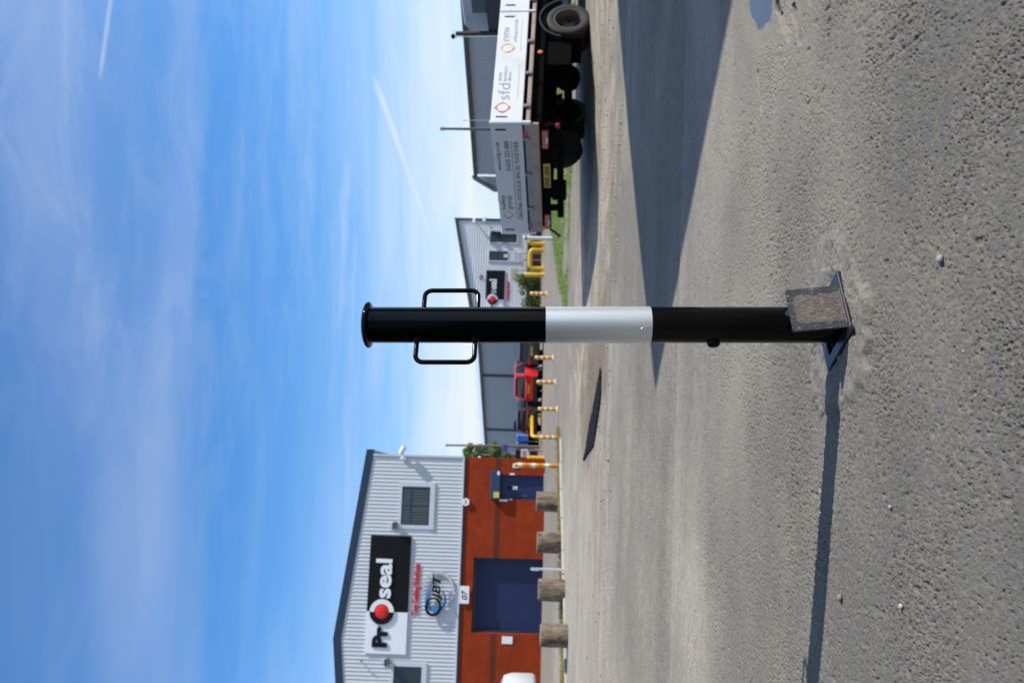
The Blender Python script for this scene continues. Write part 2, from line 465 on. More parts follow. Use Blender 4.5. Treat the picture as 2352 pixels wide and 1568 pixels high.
def poly_mask(X, Y, poly, soft=0.5):
    """signed distance style mask, 1 inside"""
    d = np.full(X.shape, 1e9); ins = np.zeros(X.shape, bool); n = len(poly)
    for i in range(n):
        (x0, y0), (x1, y1) = poly[i], poly[(i + 1) % n]
        ex, ey = x1 - x0, y1 - y0; t_ = np.clip(((X - x0) * ex + (Y - y0) * ey) / (ex * ex + ey * ey), 0, 1)
        d = np.minimum(d, np.hypot(X - x0 - ex * t_, Y - y0 - ey * t_))
        c = ((y0 > Y) != (y1 > Y)) & (X < (x1 - x0) * (Y - y0) / (y1 - y0 + 1e-12) + x0); ins ^= c
    return sst(-soft, soft, np.where(ins, d, -d))


GRASS = [(0.55, 19.0), (1.7, 24.5), (3.1, 30.0), (5.4, 38.6), (18, 52), (26, 30), (12, 20.0), (4.6, 17.4), (2.4, 18.3)]
def Gl(v, y):
    z = -0.15
    for _ in range(6): g_ = G(v, y, z); z = zl(g_.x, g_.y)
    return (g_.x, g_.y)
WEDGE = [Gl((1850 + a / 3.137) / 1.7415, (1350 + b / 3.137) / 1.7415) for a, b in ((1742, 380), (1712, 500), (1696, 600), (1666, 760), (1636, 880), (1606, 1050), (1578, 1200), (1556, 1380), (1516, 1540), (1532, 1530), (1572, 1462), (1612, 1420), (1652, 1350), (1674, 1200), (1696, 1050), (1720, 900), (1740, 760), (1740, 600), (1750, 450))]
DIRT = [(0.6, 8.6), (-0.3, 8.0), (-1.2, 9.6), (-1.9, 12.5), (-1.0, 13.5), (0.2, 12.0)]
BX = np.array([-9, -2.44, -1.7, -1.1, -0.6, 0.0, 0.35, 0.62, 0.95, 1.6, 2.2, 3.1, 9]); BY = np.array([5.6, 5.98, 6.4, 6.8, 7.1, 7.2, 7.0, 6.75, 6.6, 6.45, 6.8, 7.6, 12.5])


def yard_tint(Xf, Yf):
    wx = Xf + 0.7 * (fbm(Xf * 1.1, Yf * 0.5, 8, 4) - 0.5); wy = Yf + 1.3 * (fbm(Xf * 0.8 + 5, Yf * 0.6, 9, 4) - 0.5)
    lim = np.interp(Xf, BX, BY)
    asph = sst(0.10, -0.12, (Yf - lim) / lim + 0.10 * (fbm(Xf * 2.1, Yf * 1.2, 12, 4) - 0.5))
    road = sst(14.5, 19, wy + 0.55 * Xf)
    grass = poly_mask(wx, wy, GRASS, 0.25) * sst(0.40, 0.58, fbm(Xf * 1.5, Yf * 0.9, 14, 4) + 0.26 * sst(20, 25, Yf))
    dryline = np.interp(Xf, [-14, -6.26, -4.0, -2.7, -2.0], [8, 15.6, 18.7, 20.6, 21.6])
    dry = sst(0.45, 0.12, np.abs(Yf - dryline - 0.15) - 0.25 * (fbm(Xf * 2, Yf * 2, 15, 3) - 0.5)) * sst(-2.2, -2.7, Xf)
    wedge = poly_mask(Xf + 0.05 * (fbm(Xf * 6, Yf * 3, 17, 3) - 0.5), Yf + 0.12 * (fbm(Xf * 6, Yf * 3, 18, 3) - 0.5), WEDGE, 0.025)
    dirt = poly_mask(wx, wy, DIRT, 0.5)
    n1 = fbm(Xf * 1.2, Yf * 0.9, 21, 5)[..., None]; n2 = fbm(Xf * 5, Yf * 4, 22, 4)[..., None]
    c3 = lambda r, g, b: np.array([r, g, b])[None, None, :]
    mixc = lambda a, b, f: a * (1 - f) + b * f
    gravel = mixc(c3(0.285, 0.252, 0.205), c3(0.50, 0.465, 0.405), sst(0.3, 0.7, 0.5 * n1 + 0.5 * n2))
    leftpale = sst(-0.3, -2.5, Xf)[..., None]
    gravel = mixc(gravel, gravel * 0.25 + c3(0.385, 0.368, 0.335), leftpale * 0.85)
    cA = mixc(c3(0.275, 0.266, 0.250), c3(0.385, 0.370, 0.340), sst(0.25, 0.75, n1))
    cR = mixc(c3(0.25, 0.235, 0.215), c3(0.35, 0.325, 0.285), n1)
    cG = mixc(c3(0.06, 0.10, 0.015), c3(0.19, 0.22, 0.06), n2)
    cD = mixc(c3(0.30, 0.22, 0.09), c3(0.16, 0.16, 0.05), sst(0.4, 0.7, n1))
    C_ = mixc(gravel, cR, road[..., None]); C_ = mixc(C_, c3(0.215, 0.165, 0.125) * (0.75 + 0.5 * n2), (dirt * 0.75)[..., None])
    C_ = mixc(C_, cA, asph[..., None])
    C_ = C_ * np.array([0.80, 0.735, 0.645])
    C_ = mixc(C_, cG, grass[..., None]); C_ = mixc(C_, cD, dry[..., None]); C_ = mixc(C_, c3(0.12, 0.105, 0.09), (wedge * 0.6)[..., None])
    coarse = np.clip((1 - asph) * (1 - 0.6 * road) * (1 - wedge), 0, 1)
    return C_, coarse, grass, dry, n2


C_, coarse, grass, dry, n2 = yard_tint(Xf, Yf)
Zf = Zf + 0.02 * grass * (n2[..., 0]) + 0.03 * dry


def m_yard():
    m = bpy.data.materials.new('yard_surface'); m.use_nodes = True; b = NB(m.node_tree); bs = m.node_tree.nodes['Principled BSDF']
    col = b.n('ShaderNodeAttribute', attribute_name='col').outputs['Color']; co = b.n('ShaderNodeAttribute', attribute_name='coarse').outputs['Fac']
    pos = b.n('ShaderNodeNewGeometry').outputs['Position']
    a = b.noise(pos, 75, 4, 0.75); g = b.noise(pos, 17, 5, 0.7)
    f = b.m('ADD', b.m('MULTIPLY', b.ramp(a, 0.25, 0.75), 0.75), b.m('MULTIPLY', b.ramp(g, 0.2, 0.8), 0.75))
    c = b.mix(1.0, col, b.mix(b.m('MULTIPLY', f, 0.667), (0.62, 0.62, 0.62, 1), (1.38, 1.38, 1.38, 1)), 'MULTIPLY')
    c = b.mix(1.0, c, b.mix(b.ramp(b.noise(b.vscale(pos, (0.7, 2.2, 1), (0, 0, 0.2)), 1.0, 4, 0.55), 0.3, 0.7), (0.86, 0.865, 0.875, 1), (1.10, 1.10, 1.09, 1)), 'MULTIPLY')
    v = b.n('ShaderNodeTexVoronoi', feature='F1'); b.l(pos, v.inputs['Vector']); v.inputs['Scale'].default_value = 42
    c = b.mix(b.m('MULTIPLY', co, b.ramp(v.outputs['Distance'], 0.10, 0.42, 0.42, 0.0)), c, b.mix(0.7, v.outputs['Color'], (0.40, 0.375, 0.33, 1)))
    b.l(c, bs.inputs['Base Color']); bs.inputs['Roughness'].default_value = 0.9; bs.inputs['Specular IOR Level'].default_value = 0.25
    bp = b.n('ShaderNodeBump'); bp.inputs['Strength'].default_value = 0.7; bp.inputs['Distance'].default_value = 0.02
    b.l(b.m('ADD', a, b.m('MULTIPLY', v.outputs['Distance'], b.m('MULTIPLY', co, -1.0))), bp.inputs['Height']); b.l(bp.outputs[0], bs.inputs['Normal'])
    return m


tag(link('yard', grid_mesh('yard', Xf, Yf, Zf, {'coarse': coarse}, C_), m_yard()), kind='structure')
cn = np.full((NY, NX, 3), 0.2); blend = np.zeros((NY, NX)); k0 = int(np.searchsorted(yy, 2.35))
cn[k0:] = yard_tint(Xn[k0:], Yn[k0:])[0]
blend = sst(2.5, 3.4, Yn + 0.5 * (vnoise(Xn * 3, Yn * 3, 201) - 0.5))
tag(link('asphalt', grid_mesh('asphalt', Xn, Yn, Zn, {'tone': tone, 'dust': dust, 'blend': blend}, cn), M_ASPH), kind='structure')
gm = MB().add([(-1500, -1500, -0.36), (1500, -1500, -0.36), (1500, 3000, -0.36), (-1500, 3000, -0.36)], [(0, 1, 2, 3)])
tag(gm.build('ground', mat('far_ground', (0.25, 0.235, 0.205), 0.9, var=0.25, scale=0.4)), kind='structure')

# shade in a trench, put into colour as a near-black strip
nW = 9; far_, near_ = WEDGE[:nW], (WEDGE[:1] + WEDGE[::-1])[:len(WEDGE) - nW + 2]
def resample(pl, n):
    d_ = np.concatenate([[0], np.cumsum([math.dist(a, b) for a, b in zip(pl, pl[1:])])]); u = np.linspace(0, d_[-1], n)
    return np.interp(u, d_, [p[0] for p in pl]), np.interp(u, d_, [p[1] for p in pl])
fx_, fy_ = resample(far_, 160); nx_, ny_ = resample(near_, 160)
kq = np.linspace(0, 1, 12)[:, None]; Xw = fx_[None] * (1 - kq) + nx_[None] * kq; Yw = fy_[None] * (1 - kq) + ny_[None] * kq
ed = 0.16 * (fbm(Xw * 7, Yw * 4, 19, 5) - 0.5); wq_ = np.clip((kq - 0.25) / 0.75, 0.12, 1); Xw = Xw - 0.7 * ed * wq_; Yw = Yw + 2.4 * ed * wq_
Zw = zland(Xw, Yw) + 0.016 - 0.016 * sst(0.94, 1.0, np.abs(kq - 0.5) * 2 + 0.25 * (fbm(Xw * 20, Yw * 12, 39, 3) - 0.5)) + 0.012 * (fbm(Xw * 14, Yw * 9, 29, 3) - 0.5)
tag(link('trench_shade_patch', grid_mesh('trench_shade_patch', Xw, Yw, Zw, {}), mat('trench_shade_black', (0.010, 0.010, 0.0105), 0.9, var=0.35, scale=30, bump=0.5, spec=0.12)), kind='structure')

# puddle
pm = bpy.data.materials.new('puddle_water'); pm.use_nodes = True; pb = pm.node_tree.nodes['Principled BSDF']
pb.inputs['Base Color'].default_value = (0.06, 0.052, 0.04, 1); pb.inputs['Roughness'].default_value = 0.05; pb.inputs['IOR'].default_value = 1.33
pb.inputs['Specular IOR Level'].default_value = 0.55
q = MB(); pts = []
for k in range(40):
    a = 2 * math.pi * k / 40; pts.append((PUD[0] + 0.05 + 0.40 * math.cos(a), PUD[1] + 0.05 + 0.30 * math.sin(a), -0.0112))
q.add(pts, [tuple(range(40))]); tag(q.build('puddle', pm), kind='structure')

# ------------------------------------------------------------------ mortar collar round the socket
OUT = [(-0.088, 0.197), (0.05, 0.185), (0.19, 0.159), (0.225, 0.017), (0.15, -0.07), (0.088, -0.126), (-0.013, -0.19), (-0.095, -0.175), (-0.16, -0.06), (-0.225, 0.04), (-0.226, 0.114)]
oa = np.array([math.atan2(b, a) for a, b in OUT]); orr = np.array([math.hypot(a, b) for a, b in OUT]); od = np.argsort(oa); oa, orr = oa[od], orr[od]
NA, NR = 420, 90
th = np.linspace(-math.pi, math.pi, NA + 1)
ro = np.interp(th, np.concatenate([oa - 2 * math.pi, oa, oa + 2 * math.pi]), np.tile(orr, 3))
ro = 1.10 * ro * (1.0 + 0.26 * (fbm(np.cos(th) * 3 + 5, np.sin(th) * 3 + 5, 101, 5) - 0.5) * 2)
la = th - SOC_A; ri = 0.0645 / np.maximum(np.abs(np.cos(la)), np.abs(np.sin(la)))
k = np.linspace(0, 1, NR)[:, None]
RR = ri[None, :] + (ro - ri)[None, :] * k
Xc = SOC.x - 0.008 + RR * np.cos(th)[None, :]; Yc = SOC.y - 0.006 + RR * np.sin(th)[None, :]
kk = np.repeat(k, NA + 1, 1)
lump = fbm(Xc * 55, Yc * 55, 111, 4) - 0.5; lump2 = fbm(Xc * 16, Yc * 16, 113, 4) - 0.5
brk = sst(0.42, 0.62, fbm(Xc * 24 + 3, Yc * 24, 117, 4))
Zc = 0.0082 + 0.0095 * lump2 + 0.0085 * lump * (0.4 + brk) - 0.0025 * brk * sst(0.3, 0.8, kk) - 0.0140 * sst(0.62, 1.0, kk)
front = sst(-0.2, -0.9, np.sin(th))[None, :] * np.ones_like(kk)
Zc = Zc + 0.003 * front * sst(0.3, 0.7, kk) * sst(0.95, 0.85, kk)
Zc[0, :] = 0.004


def m_mortar():
    m = bpy.data.materials.new('mortar'); m.use_nodes = True; b = NB(m.node_tree); bs = m.node_tree.nodes['Principled BSDF']
    pos = b.n('ShaderNodeNewGeometry').outputs['Position']
    a = b.noise(pos, 24, 5, 0.65); f = b.noise(pos, 190, 4, 0.7)
    c = b.mix(b.ramp(a, 0.3, 0.72), (0.120, 0.113, 0.103, 1), (0.225, 0.195, 0.155, 1))
    c = b.mix(b.ramp(f, 0.52, 0.72), c, (0.28, 0.248, 0.20, 1)); c = b.mix(b.ramp(f, 0.48, 0.26), c, (0.085, 0.072, 0.056, 1))
    c = b.mix(b.m('MULTIPLY', b.n('ShaderNodeAttribute', attribute_name='rim').outputs['Fac'], 0.9), c, b.mix(f, (0.055, 0.064, 0.050, 1), (0.235, 0.198, 0.150, 1)))
    b.l(c, bs.inputs['Base Color']); bs.inputs['Roughness'].default_value = 0.88
    bp = b.n('ShaderNodeBump'); bp.inputs['Strength'].default_value = 0.7; bp.inputs['Distance'].default_value = 0.003
    b.l(b.noise(pos, 230, 5, 0.7), bp.inputs['Height']); b.l(bp.outputs[0], bs.inputs['Normal'])
    return m


tag(link('mortar_collar', grid_mesh('mortar_collar', Xc, Yc, Zc, {'rim': sst(0.66, 0.98, kk + 0.5 * (fbm(Xc * 30, Yc * 30, 119, 4) - 0.5))}), m_mortar()), kind='structure')

# ------------------------------------------------------------------ bollard and its socket
M_GLOSS = mat('black_gloss_paint', (0.0022, 0.0022, 0.0025), 0.10, var=0.2, scale=30, spec=0.16)
M_BLKMET = mat('black_socket_paint', (0.012, 0.014, 0.020), 0.36, var=0.35, scale=40, bump=0.08, dirt=(0.11, 0.10, 0.09), dirt_amt=0.35)
M_HOLE = mat('socket_inside', (0.010, 0.010, 0.011), 0.7)


def m_band():
    m = bpy.data.materials.new('reflective_white_tape'); m.use_nodes = True; b = NB(m.node_tree); bs = m.node_tree.nodes['Principled BSDF']
    tc = b.n('ShaderNodeTexCoord').outputs['Object']
    b.l(b.mix(b.noise(tc, 260, 2, 0.6), (0.78, 0.80, 0.79, 1), (0.86, 0.875, 0.865, 1)), bs.inputs['Base Color'])
    bs.inputs['Roughness'].default_value = 0.30; bs.inputs['Metallic'].default_value = 0.62
    bs.inputs['Sheen Weight'].default_value = 0.0
    bp = b.n('ShaderNodeBump'); bp.inputs['Strength'].default_value = 0.10; bp.inputs['Distance'].default_value = 0.002
    b.l(b.noise(b.vscale(tc, (30, 30, 5)), 1.0, 3, 0.5), bp.inputs['Height']); b.l(bp.outputs[0], bs.inputs['Normal'])
    return m


def m_lid():
    m = bpy.data.materials.new('scraped_lid'); m.use_nodes = True; b = NB(m.node_tree); bs = m.node_tree.nodes['Principled BSDF']
    tc = b.n('ShaderNodeTexCoord').outputs['Object']
    st = b.noise(b.vscale(tc, (330, 330, 85)), 1.0, 6, 0.72, 0.6); st2 = b.noise(b.vscale(tc, (560, 560, 120)), 1.0, 4, 0.65, 0.9)
    sx = b.n('ShaderNodeSeparateXYZ'); b.l(tc, sx.inputs[0])
    ex = b.ramp(b.m('ABSOLUTE', sx.outputs[0]), 0.022, 0.046, 1.0, 0.05); ez = b.ramp(sx.outputs[2], 0.108, 0.080, 0.0, 1.0)
    worn = b.m('MULTIPLY', ex, ez)
    worn = b.ramp(b.m('ADD', b.m('MULTIPLY', worn, 0.62), b.m('MULTIPLY', b.noise(tc, 34, 4, 0.65), 0.72)), 0.52, 0.74)
    rust = b.mix(b.noise(tc, 60, 4, 0.6), (0.120, 0.070, 0.046, 1), (0.31, 0.215, 0.160, 1))
    rust = b.mix(b.ramp(st, 0.42, 0.66), (0.055, 0.048, 0.045, 1), rust)
    c = b.mix(b.m('MULTIPLY', worn, 0.9), (0.018, 0.020, 0.021, 1), rust)
    c = b.mix(b.ramp(st2, 0.58, 0.68), c, (0.30, 0.265, 0.23, 1))
    b.l(c, bs.inputs['Base Color']); bs.inputs['Roughness'].default_value = 0.55; bs.inputs['Metallic'].default_value = 0.0
    bp = b.n('ShaderNodeBump'); bp.inputs['Strength'].default_value = 0.35; bp.inputs['Distance'].default_value = 0.0012
    b.l(st, bp.inputs['Height']); b.l(bp.outputs[0], bs.inputs['Normal'])
    return m


RB = 0.0377
b0 = P(1900, 746, 1.728); b1 = P(845, 746, 1.728)
axis = (b1 - b0).normalized(); base = b0 + axis * ((-0.12 - b0.z) / axis.z)
zx = axis; xx = Vector((1, 0, 0)); xx = (xx - zx * xx.dot(zx)).normalized(); yx = zx.cross(xx)
BM_ = Matrix(((xx.x, yx.x, zx.x, base.x), (xx.y, yx.y, zx.y, base.y), (xx.z, yx.z, zx.z, base.z), (0, 0, 0, 1)))
def hb(v): return LP(BM_, v, 746, 1, -RB * 0.0).z
bol = thing('bollard', 'black steel lift-out bollard with white reflective band and two side handles', 'bollard', M=BM_)
ztop = hb(850)
q = MB(); q.lathe([(RB - 0.003, 0), (RB, 0.003), (RB, ztop * 0.5), (RB, ztop)], 64); q.build('tube', M_GLOSS, bol)
q = MB()
prof = [(RB * 0.9, ztop - 0.002), (0.0465, ztop - 0.0005), (0.0482, ztop + 0.0008), (0.0486, ztop + 0.0032)] + [(0.0486 * math.cos(a), ztop + 0.0036 + 0.0125 * math.sin(a)) for a in np.linspace(0.12, 1.50, 9)]
q.lathe(prof, 64); cap = q.build('cap', M_GLOSS, bol, 50)
zb0, zb1 = hb(1493), hb(1253)
q = MB(); q.lathe([(RB + 0.0001, zb0), (RB + 0.0007, zb0 + 0.0002), (RB + 0.0007, (zb0 + zb1) / 2), (RB + 0.0007, zb1 - 0.0002), (RB + 0.0001, zb1)], 72)
q.build('reflective_band', m_band(), bol)
# a wrinkle in the tape near its lower edge
q = MB(); pts = []
for k in range(12):
    f = k / 11; a = math.radians(-93 - 26 * f); pts.append(((RB + 0.0007) * math.cos(a), (RB + 0.0007) * math.sin(a), zb0 + 0.004 + 0.036 * f ** 0.7 + 0.004 * math.sin(f * 7)))
q.tube(pts, [0.0002 + 0.0004 * math.sin(math.pi * k / 11) for k in range(12)], 6); q.build('tape_wrinkle', bpy.data.materials['reflective_white_tape'], bol)
for sgn, v0, v1, y_out in ((-1, 956, 1098, 833), (1, 965, 1101, 663)):
    a = math.radians(34); dx, dy = sgn * math.cos(a), sgn * math.sin(a)
    rad = 0.005; out = 0.0925 if sgn < 0 else 0.0905
    zt, zb = hb(v0 + 5), hb(v1 - 5); cr = 0.016
    pl = [(RB - 0.006, zt)] + [(out - cr + cr * math.sin(t_), zt - cr + cr * math.cos(t_)) for t_ in np.linspace(0, math.pi / 2, 7)] + \
         [(out - cr + cr * math.cos(t_), zb + cr - cr * math.sin(t_)) for t_ in np.linspace(0, math.pi / 2, 7)] + [(RB - 0.006, zb)]
    q = MB(); q.tube([(r * dx, r * dy, z) for r, z in pl], rad, 14); hd = q.build('handle', M_GLOSS, bol, 60)
    for z in (zt, zb):
        q = MB(); M = Matrix.Translation(((RB - 0.002) * dx, (RB - 0.002) * dy, z)) @ Vector((dx, dy, 0)).to_track_quat('Z', 'Y').to_matrix().to_4x4()
        q.lathe([(0.0085, 0), (0.0078, 0.0025), (0.0056, 0.0055), (0.005, 0.006)], 14, M); q.build('weld', M_GLOSS, hd, 60)
zk = hb(1636); a = math.radians(196)
q = MB(); M = Matrix.Translation((RB * math.cos(a) * 0.98, RB * math.sin(a) * 0.98, zk)) @ Vector((math.cos(a), math.sin(a), 0)).to_track_quat('Z', 'Y').to_matrix().to_4x4()
q.lathe([(0.0135, 0), (0.0135, 0.004), (0.012, 0.0075), (0.0085, 0.0105), (0.003, 0.0115)], 22, M); q.build('lock_stud', M_GLOSS, bol, 60)

SM = Matrix.Translation(SOC) @ Matrix.Rotation(SOC_A, 4, 'Z')
soc = thing('bollard_socket', 'square black steel ground socket with scraped hinged lid standing open against the bollard', 'ground socket', M=SM)
q = MB(); o_, i_, zt, zb = 0.0755, 0.0525, 0.0150, -0.012
def ring(rr, z, c=0.003): return [(-rr + c, -rr, z), (rr - c, -rr, z), (rr, -rr + c, z), (rr, rr - c, z), (rr - c, rr, z), (-rr + c, rr, z), (-rr, rr - c, z), (-rr, -rr + c, z)]
q.loft([ring(o_, zb), ring(o_, zt - 0.0012), ring(o_ - 0.0012, zt), ring(i_ + 0.001, zt), ring(i_, zt - 0.001), ring(i_, zt - 0.010)], cap=False); q.build('frame', M_BLKMET, soc)
q = MB(); q.loft([ring(i_ - 0.0005, zt - 0.0095), ring(i_ - 0.009, zt - 0.0098), ring(i_ - 0.009, -0.25), ring(0.003, -0.25, 0.001)], cap=False); q.build('sleeve', M_HOLE, soc)
q = MB(); q.box(-0.066, 0.070, -0.0762, -0.0735, 0.0132, 0.0154, None, 0.0005); q.build('worn_edge', mat('bare_steel_edge', (0.09, 0.09, 0.092), 0.6, var=0.6, scale=90), soc)
LA = math.radians(11.5); lidM = Matrix.Translation((-0.008, -0.0615, 0.012)) @ Matrix.Rotation(-LA, 4, 'X')
q = MB(); q.prism([(-0.0525, 0.0), (0.0525, 0.0), (0.0525, 0.104), (0.0495, 0.107), (-0.0495, 0.107), (-0.0525, 0.104)], -0.0025, 0.0025)
lid = q.build('lid', m_lid(), soc); lid.matrix_local = lidM
q = MB(); q.prism([(0.008 * math.cos(t_) - 0.006, 0.107 + 0.008 * math.sin(t_)) for t_ in np.linspace(0, math.pi, 9)], -0.002, 0.002); q.build('tongue', M_BLKMET, lid)
q = MB(); q.cyl((-0.044, 0, 0.0), (0.044, 0, 0.0), 0.0045); q.build('hinge_pin', M_BLKMET, lid)

# loose bits on the asphalt
for i, (v, y, r, c, lab) in enumerate([(1935, 1372, 0.0075, (0.20, 0.17, 0.14), 'pale brown bud lying on the tarmac just in front of the bollard shadow'),
                                      (2076, 1392, 0.0055, (0.40, 0.37, 0.34), 'tiny white chalky pebble near the lower left corner of the tarmac'),
                                      (2168, 595, 0.0075, (0.27, 0.25, 0.23), 'small grey pebble alone on the tarmac in front of the socket lid'),
                                      (2050, 1164, 0.0045, (0.32, 0.27, 0.21), 'little tan pebble on the tarmac left of the socket')]):
    g = G(v, y, 0.0); q = MB(); rnd = random.Random(i)
    rings = []
    for k in range(5):
        ph = -math.pi / 2 + math.pi * (k + 0.5) / 5
        rings.append([(r * (1.2 if i == 0 else 1.0) * math.cos(ph) * math.cos(a) * rnd.uniform(0.8, 1.15), r * math.cos(ph) * math.sin(a) * rnd.uniform(0.8, 1.15), r * 0.7 * math.sin(ph) + r * 0.6) for a in np.linspace(0, 2 * math.pi, 9)[:-1]])
    q.loft(rings); o = q.build('pebble', mat('pebble_%d' % i, c, 0.8, var=0.2, scale=200), None, 60)
    o.location = (g.x, g.y, 0.0015); tag(o, lab, 'pebble')

# ------------------------------------------------------------------ brick and cladding unit, left
TH = math.radians(10)
o0 = P(1252, 1055, 37.0); O_A = Vector((o0.x, o0.y, -0.21))
MA = Matrix.Translation(O_A) @ Matrix.Rotation(TH, 4, 'Z')
def fa(v, y, off=0.0): p = LP(MA, v, y, 1, off); return p.x, p.z


def m_brick(name, c1, c2, mortar, sc=1.0):
    m = bpy.data.materials.new(name); m.use_nodes = True; b = NB(m.node_tree); bs = m.node_tree.nodes['Principled BSDF']
    tc = b.n('ShaderNodeTexCoord').outputs['Object']; se = b.n('ShaderNodeSeparateXYZ'); b.l(tc, se.inputs[0])
    cb = b.n('ShaderNodeCombineXYZ'); b.l(b.m('ADD', se.outputs[0], se.outputs[1]), cb.inputs[0]); b.l(se.outputs[2], cb.inputs[1])
    br = b.n('ShaderNodeTexBrick'); b.l(cb.outputs[0], br.inputs['Vector']); br.inputs['Scale'].default_value = 1.0
    br.inputs['Brick Width'].default_value = 0.225; br.inputs['Row Height'].default_value = 0.075; br.inputs['Mortar Size'].default_value = 0.006
    br.inputs['Color1'].default_value = (*c1, 1); br.inputs['Color2'].default_value = (*c2, 1); br.inputs['Mortar'].default_value = (*mortar, 1)
    c = b.mix(1.0, br.outputs['Color'], b.mix(b.noise(tc, 1.1, 6, 0.68), (0.62, 0.62, 0.66, 1), (1.36, 1.36, 1.30, 1)), 'MULTIPLY')
    b.l(c, bs.inputs['Base Color']); bs.inputs['Roughness'].default_value = 0.9; bs.inputs['Specular IOR Level'].default_value = 0.1
    bp = b.n('ShaderNodeBump'); bp.inputs['Strength'].default_value = 0.5; bp.inputs['Distance'].default_value = 0.01
    b.l(b.m('SUBTRACT', 1.0, br.outputs['Fac']), bp.inputs['Height']); b.l(bp.outputs[0], bs.inputs['Normal'])
    return m


M_BRICK = m_brick('red_brick', (0.315, 0.040, 0.010), (0.250, 0.031, 0.009), (0.22, 0.055, 0.022))
M_BRICKD = m_brick('dark_brick', (0.13, 0.034, 0.018), (0.11, 0.030, 0.016), (0.10, 0.045, 0.028))
M_CLAD = mat('silver_cladding', (0.545, 0.56, 0.575), 0.42, metal=0.0, var=0.04, scale=2.0, spec=0.5)
M_TRIMW = mat('pale_grey_trim', (0.55, 0.57, 0.60), 0.45, var=0.05)
M_NAVY = mat('navy_trim', (0.018, 0.030, 0.060), 0.4, var=0.12)
M_BLUE = mat('blue_door_paint', (0.010, 0.024, 0.085), 0.38, var=0.15, scale=3)
M_BLUEF = mat('blue_frame_paint', (0.012, 0.030, 0.080), 0.35, var=0.1)
M_WHITE = mat('white_panel', (0.78, 0.79, 0.80), 0.45, var=0.04)
M_BLACK = mat('black_panel', (0.007, 0.007, 0.008), 0.55, var=0.2, spec=0.15)
M_RED = mat('red_letter', (0.62, 0.015, 0.010), 0.4, var=0.05)
M_GREYM = mat('grey_metal', (0.22, 0.22, 0.225), 0.45, var=0.15, metal=0.3)
M_DARK = mat('dark_recess', (0.012, 0.013, 0.016), 0.7)
M_ROOF = mat('grey_roof_sheet', (0.30, 0.31, 0.33), 0.55, var=0.1)
gl = bpy.data.materials.new('window_glass'); gl.use_nodes = True; gb = gl.node_tree.nodes['Principled BSDF']
gb.inputs['Base Color'].default_value = (0.02, 0.028, 0.034, 1); gb.inputs['Roughness'].default_value = 0.06; gb.inputs['Specular IOR Level'].default_value = 0.45
M_GLASS = gl; gb.inputs['Roughness'].default_value = 0.12

unit = thing('industrial_unit', 'industrial unit with silver ribbed cladding over red brick, blue doors and black and white sign', 'building', M=MA)
xR, _ = fa(1100, 1050); zcl = fa(1064, 1056)[1]; zcl2 = fa(1049, 1568)[1]; zcl = (zcl + zcl2) / 2
xP = fa(772, 1465)[0]; zP = fa(782, 1465)[1]; zE = fa(857, 1040)[1]; xL = 2 * xP - xR
ztop_at = lambda x: zP + (zE - zP) * abs(x - xP) / (xR - xP)
d0, d1 = fa(1084, 1452), fa(1250, 1284); rd = (d0[0], d1[0], 0.0, fa(1085, 1367)[1])          # roller door opening
dd0, dd1 = fa(1148, 1145.5), fa(1250, 1092); dr = (dd0[0], dd1[0], 0.0, dd0[1] + 0.12)
q = MB(); T = 0.42
xs = [xL, rd[0], rd[1], dr[0], dr[1], xR]
q.box(xs[0], xs[1], 0, T, -0.3, zcl); q.box(xs[2], xs[3], 0, T, -0.3, zcl); q.box(xs[4], xs[5], 0, T, -0.3, zcl)
q.box(xs[1], xs[2], 0, T, rd[3], zcl); q.box(xs[3], xs[4], 0, T, dr[3], zcl)
q.box(xL, xL + T, T, 26, -0.3, zcl); q.box(xR - T, xR, T, 26, -0.3, zcl); q.build('brick_wall', M_BRICK, unit)
zb0_, zb1_ = fa(1146, 1240)[1], fa(1134, 1240)[1]
for a, b in ((xs[0], xs[1] - 0.02), (xs[2] + 0.02, xs[3] - 0.02), (xs[4] + 0.02, xs[5])):
    q = MB(); q.box(a, b, -0.006, 0.02, zb0_, zb1_); q.build('brick_band', M_BRICKD, unit)
# ribbed cladding: each rib a real fold of the sheet
q = MB(); pitch = 0.164; n = int((xR - xL) / pitch); vs, fs = [], []; pr = []
for k in range(n + 1):
    x = xL + k * pitch
    for j_ in range(8):
        if x + pitch * j_ / 8 <= xR: pr.append((x + pitch * j_ / 8, -0.010 + 0.010 * math.cos(2 * math.pi * j_ / 8)))
pr.append((xR, 0.0))
for x, dp in pr: vs += [(x, dp - 0.02, zcl + 0.06), (x, dp - 0.02, ztop_at(x) - 0.02)]
fs = [(2 * i, 2 * i + 2, 2 * i + 3, 2 * i + 1) for i in range(len(pr) - 1)]
q.add(vs, fs); q.build('ribbed_cladding', M_CLAD, unit, 80)
q = MB(); q.prism([(xL, zcl + 0.05), (xR, zcl + 0.05), (xR, zE - 0.05), (xP, zP - 0.05), (xL, zE - 0.05)], 0.03, 0.22); q.box(xL, xL + 0.1, 0.22, 26, zcl, zE - 0.1); q.box(xR - 0.1, xR, 0.22, 26, zcl, zE - 0.1)
q.prism([(xL, -0.3), (xR, -0.3), (xR, zE - 0.05), (xP, zP - 0.05), (xL, zE - 0.05)], 26.0, 26.2); q.build('side_cladding', M_CLAD, unit)
q = MB(); q.box(xL, xR, -0.075, 0.0, zcl - 0.02, zcl + 0.058); q.build('drip_flashing', M_TRIMW, unit)
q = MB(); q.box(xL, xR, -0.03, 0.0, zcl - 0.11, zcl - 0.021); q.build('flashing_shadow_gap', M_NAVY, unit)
q = MB(); th_ = 0.34; ov = 0.22
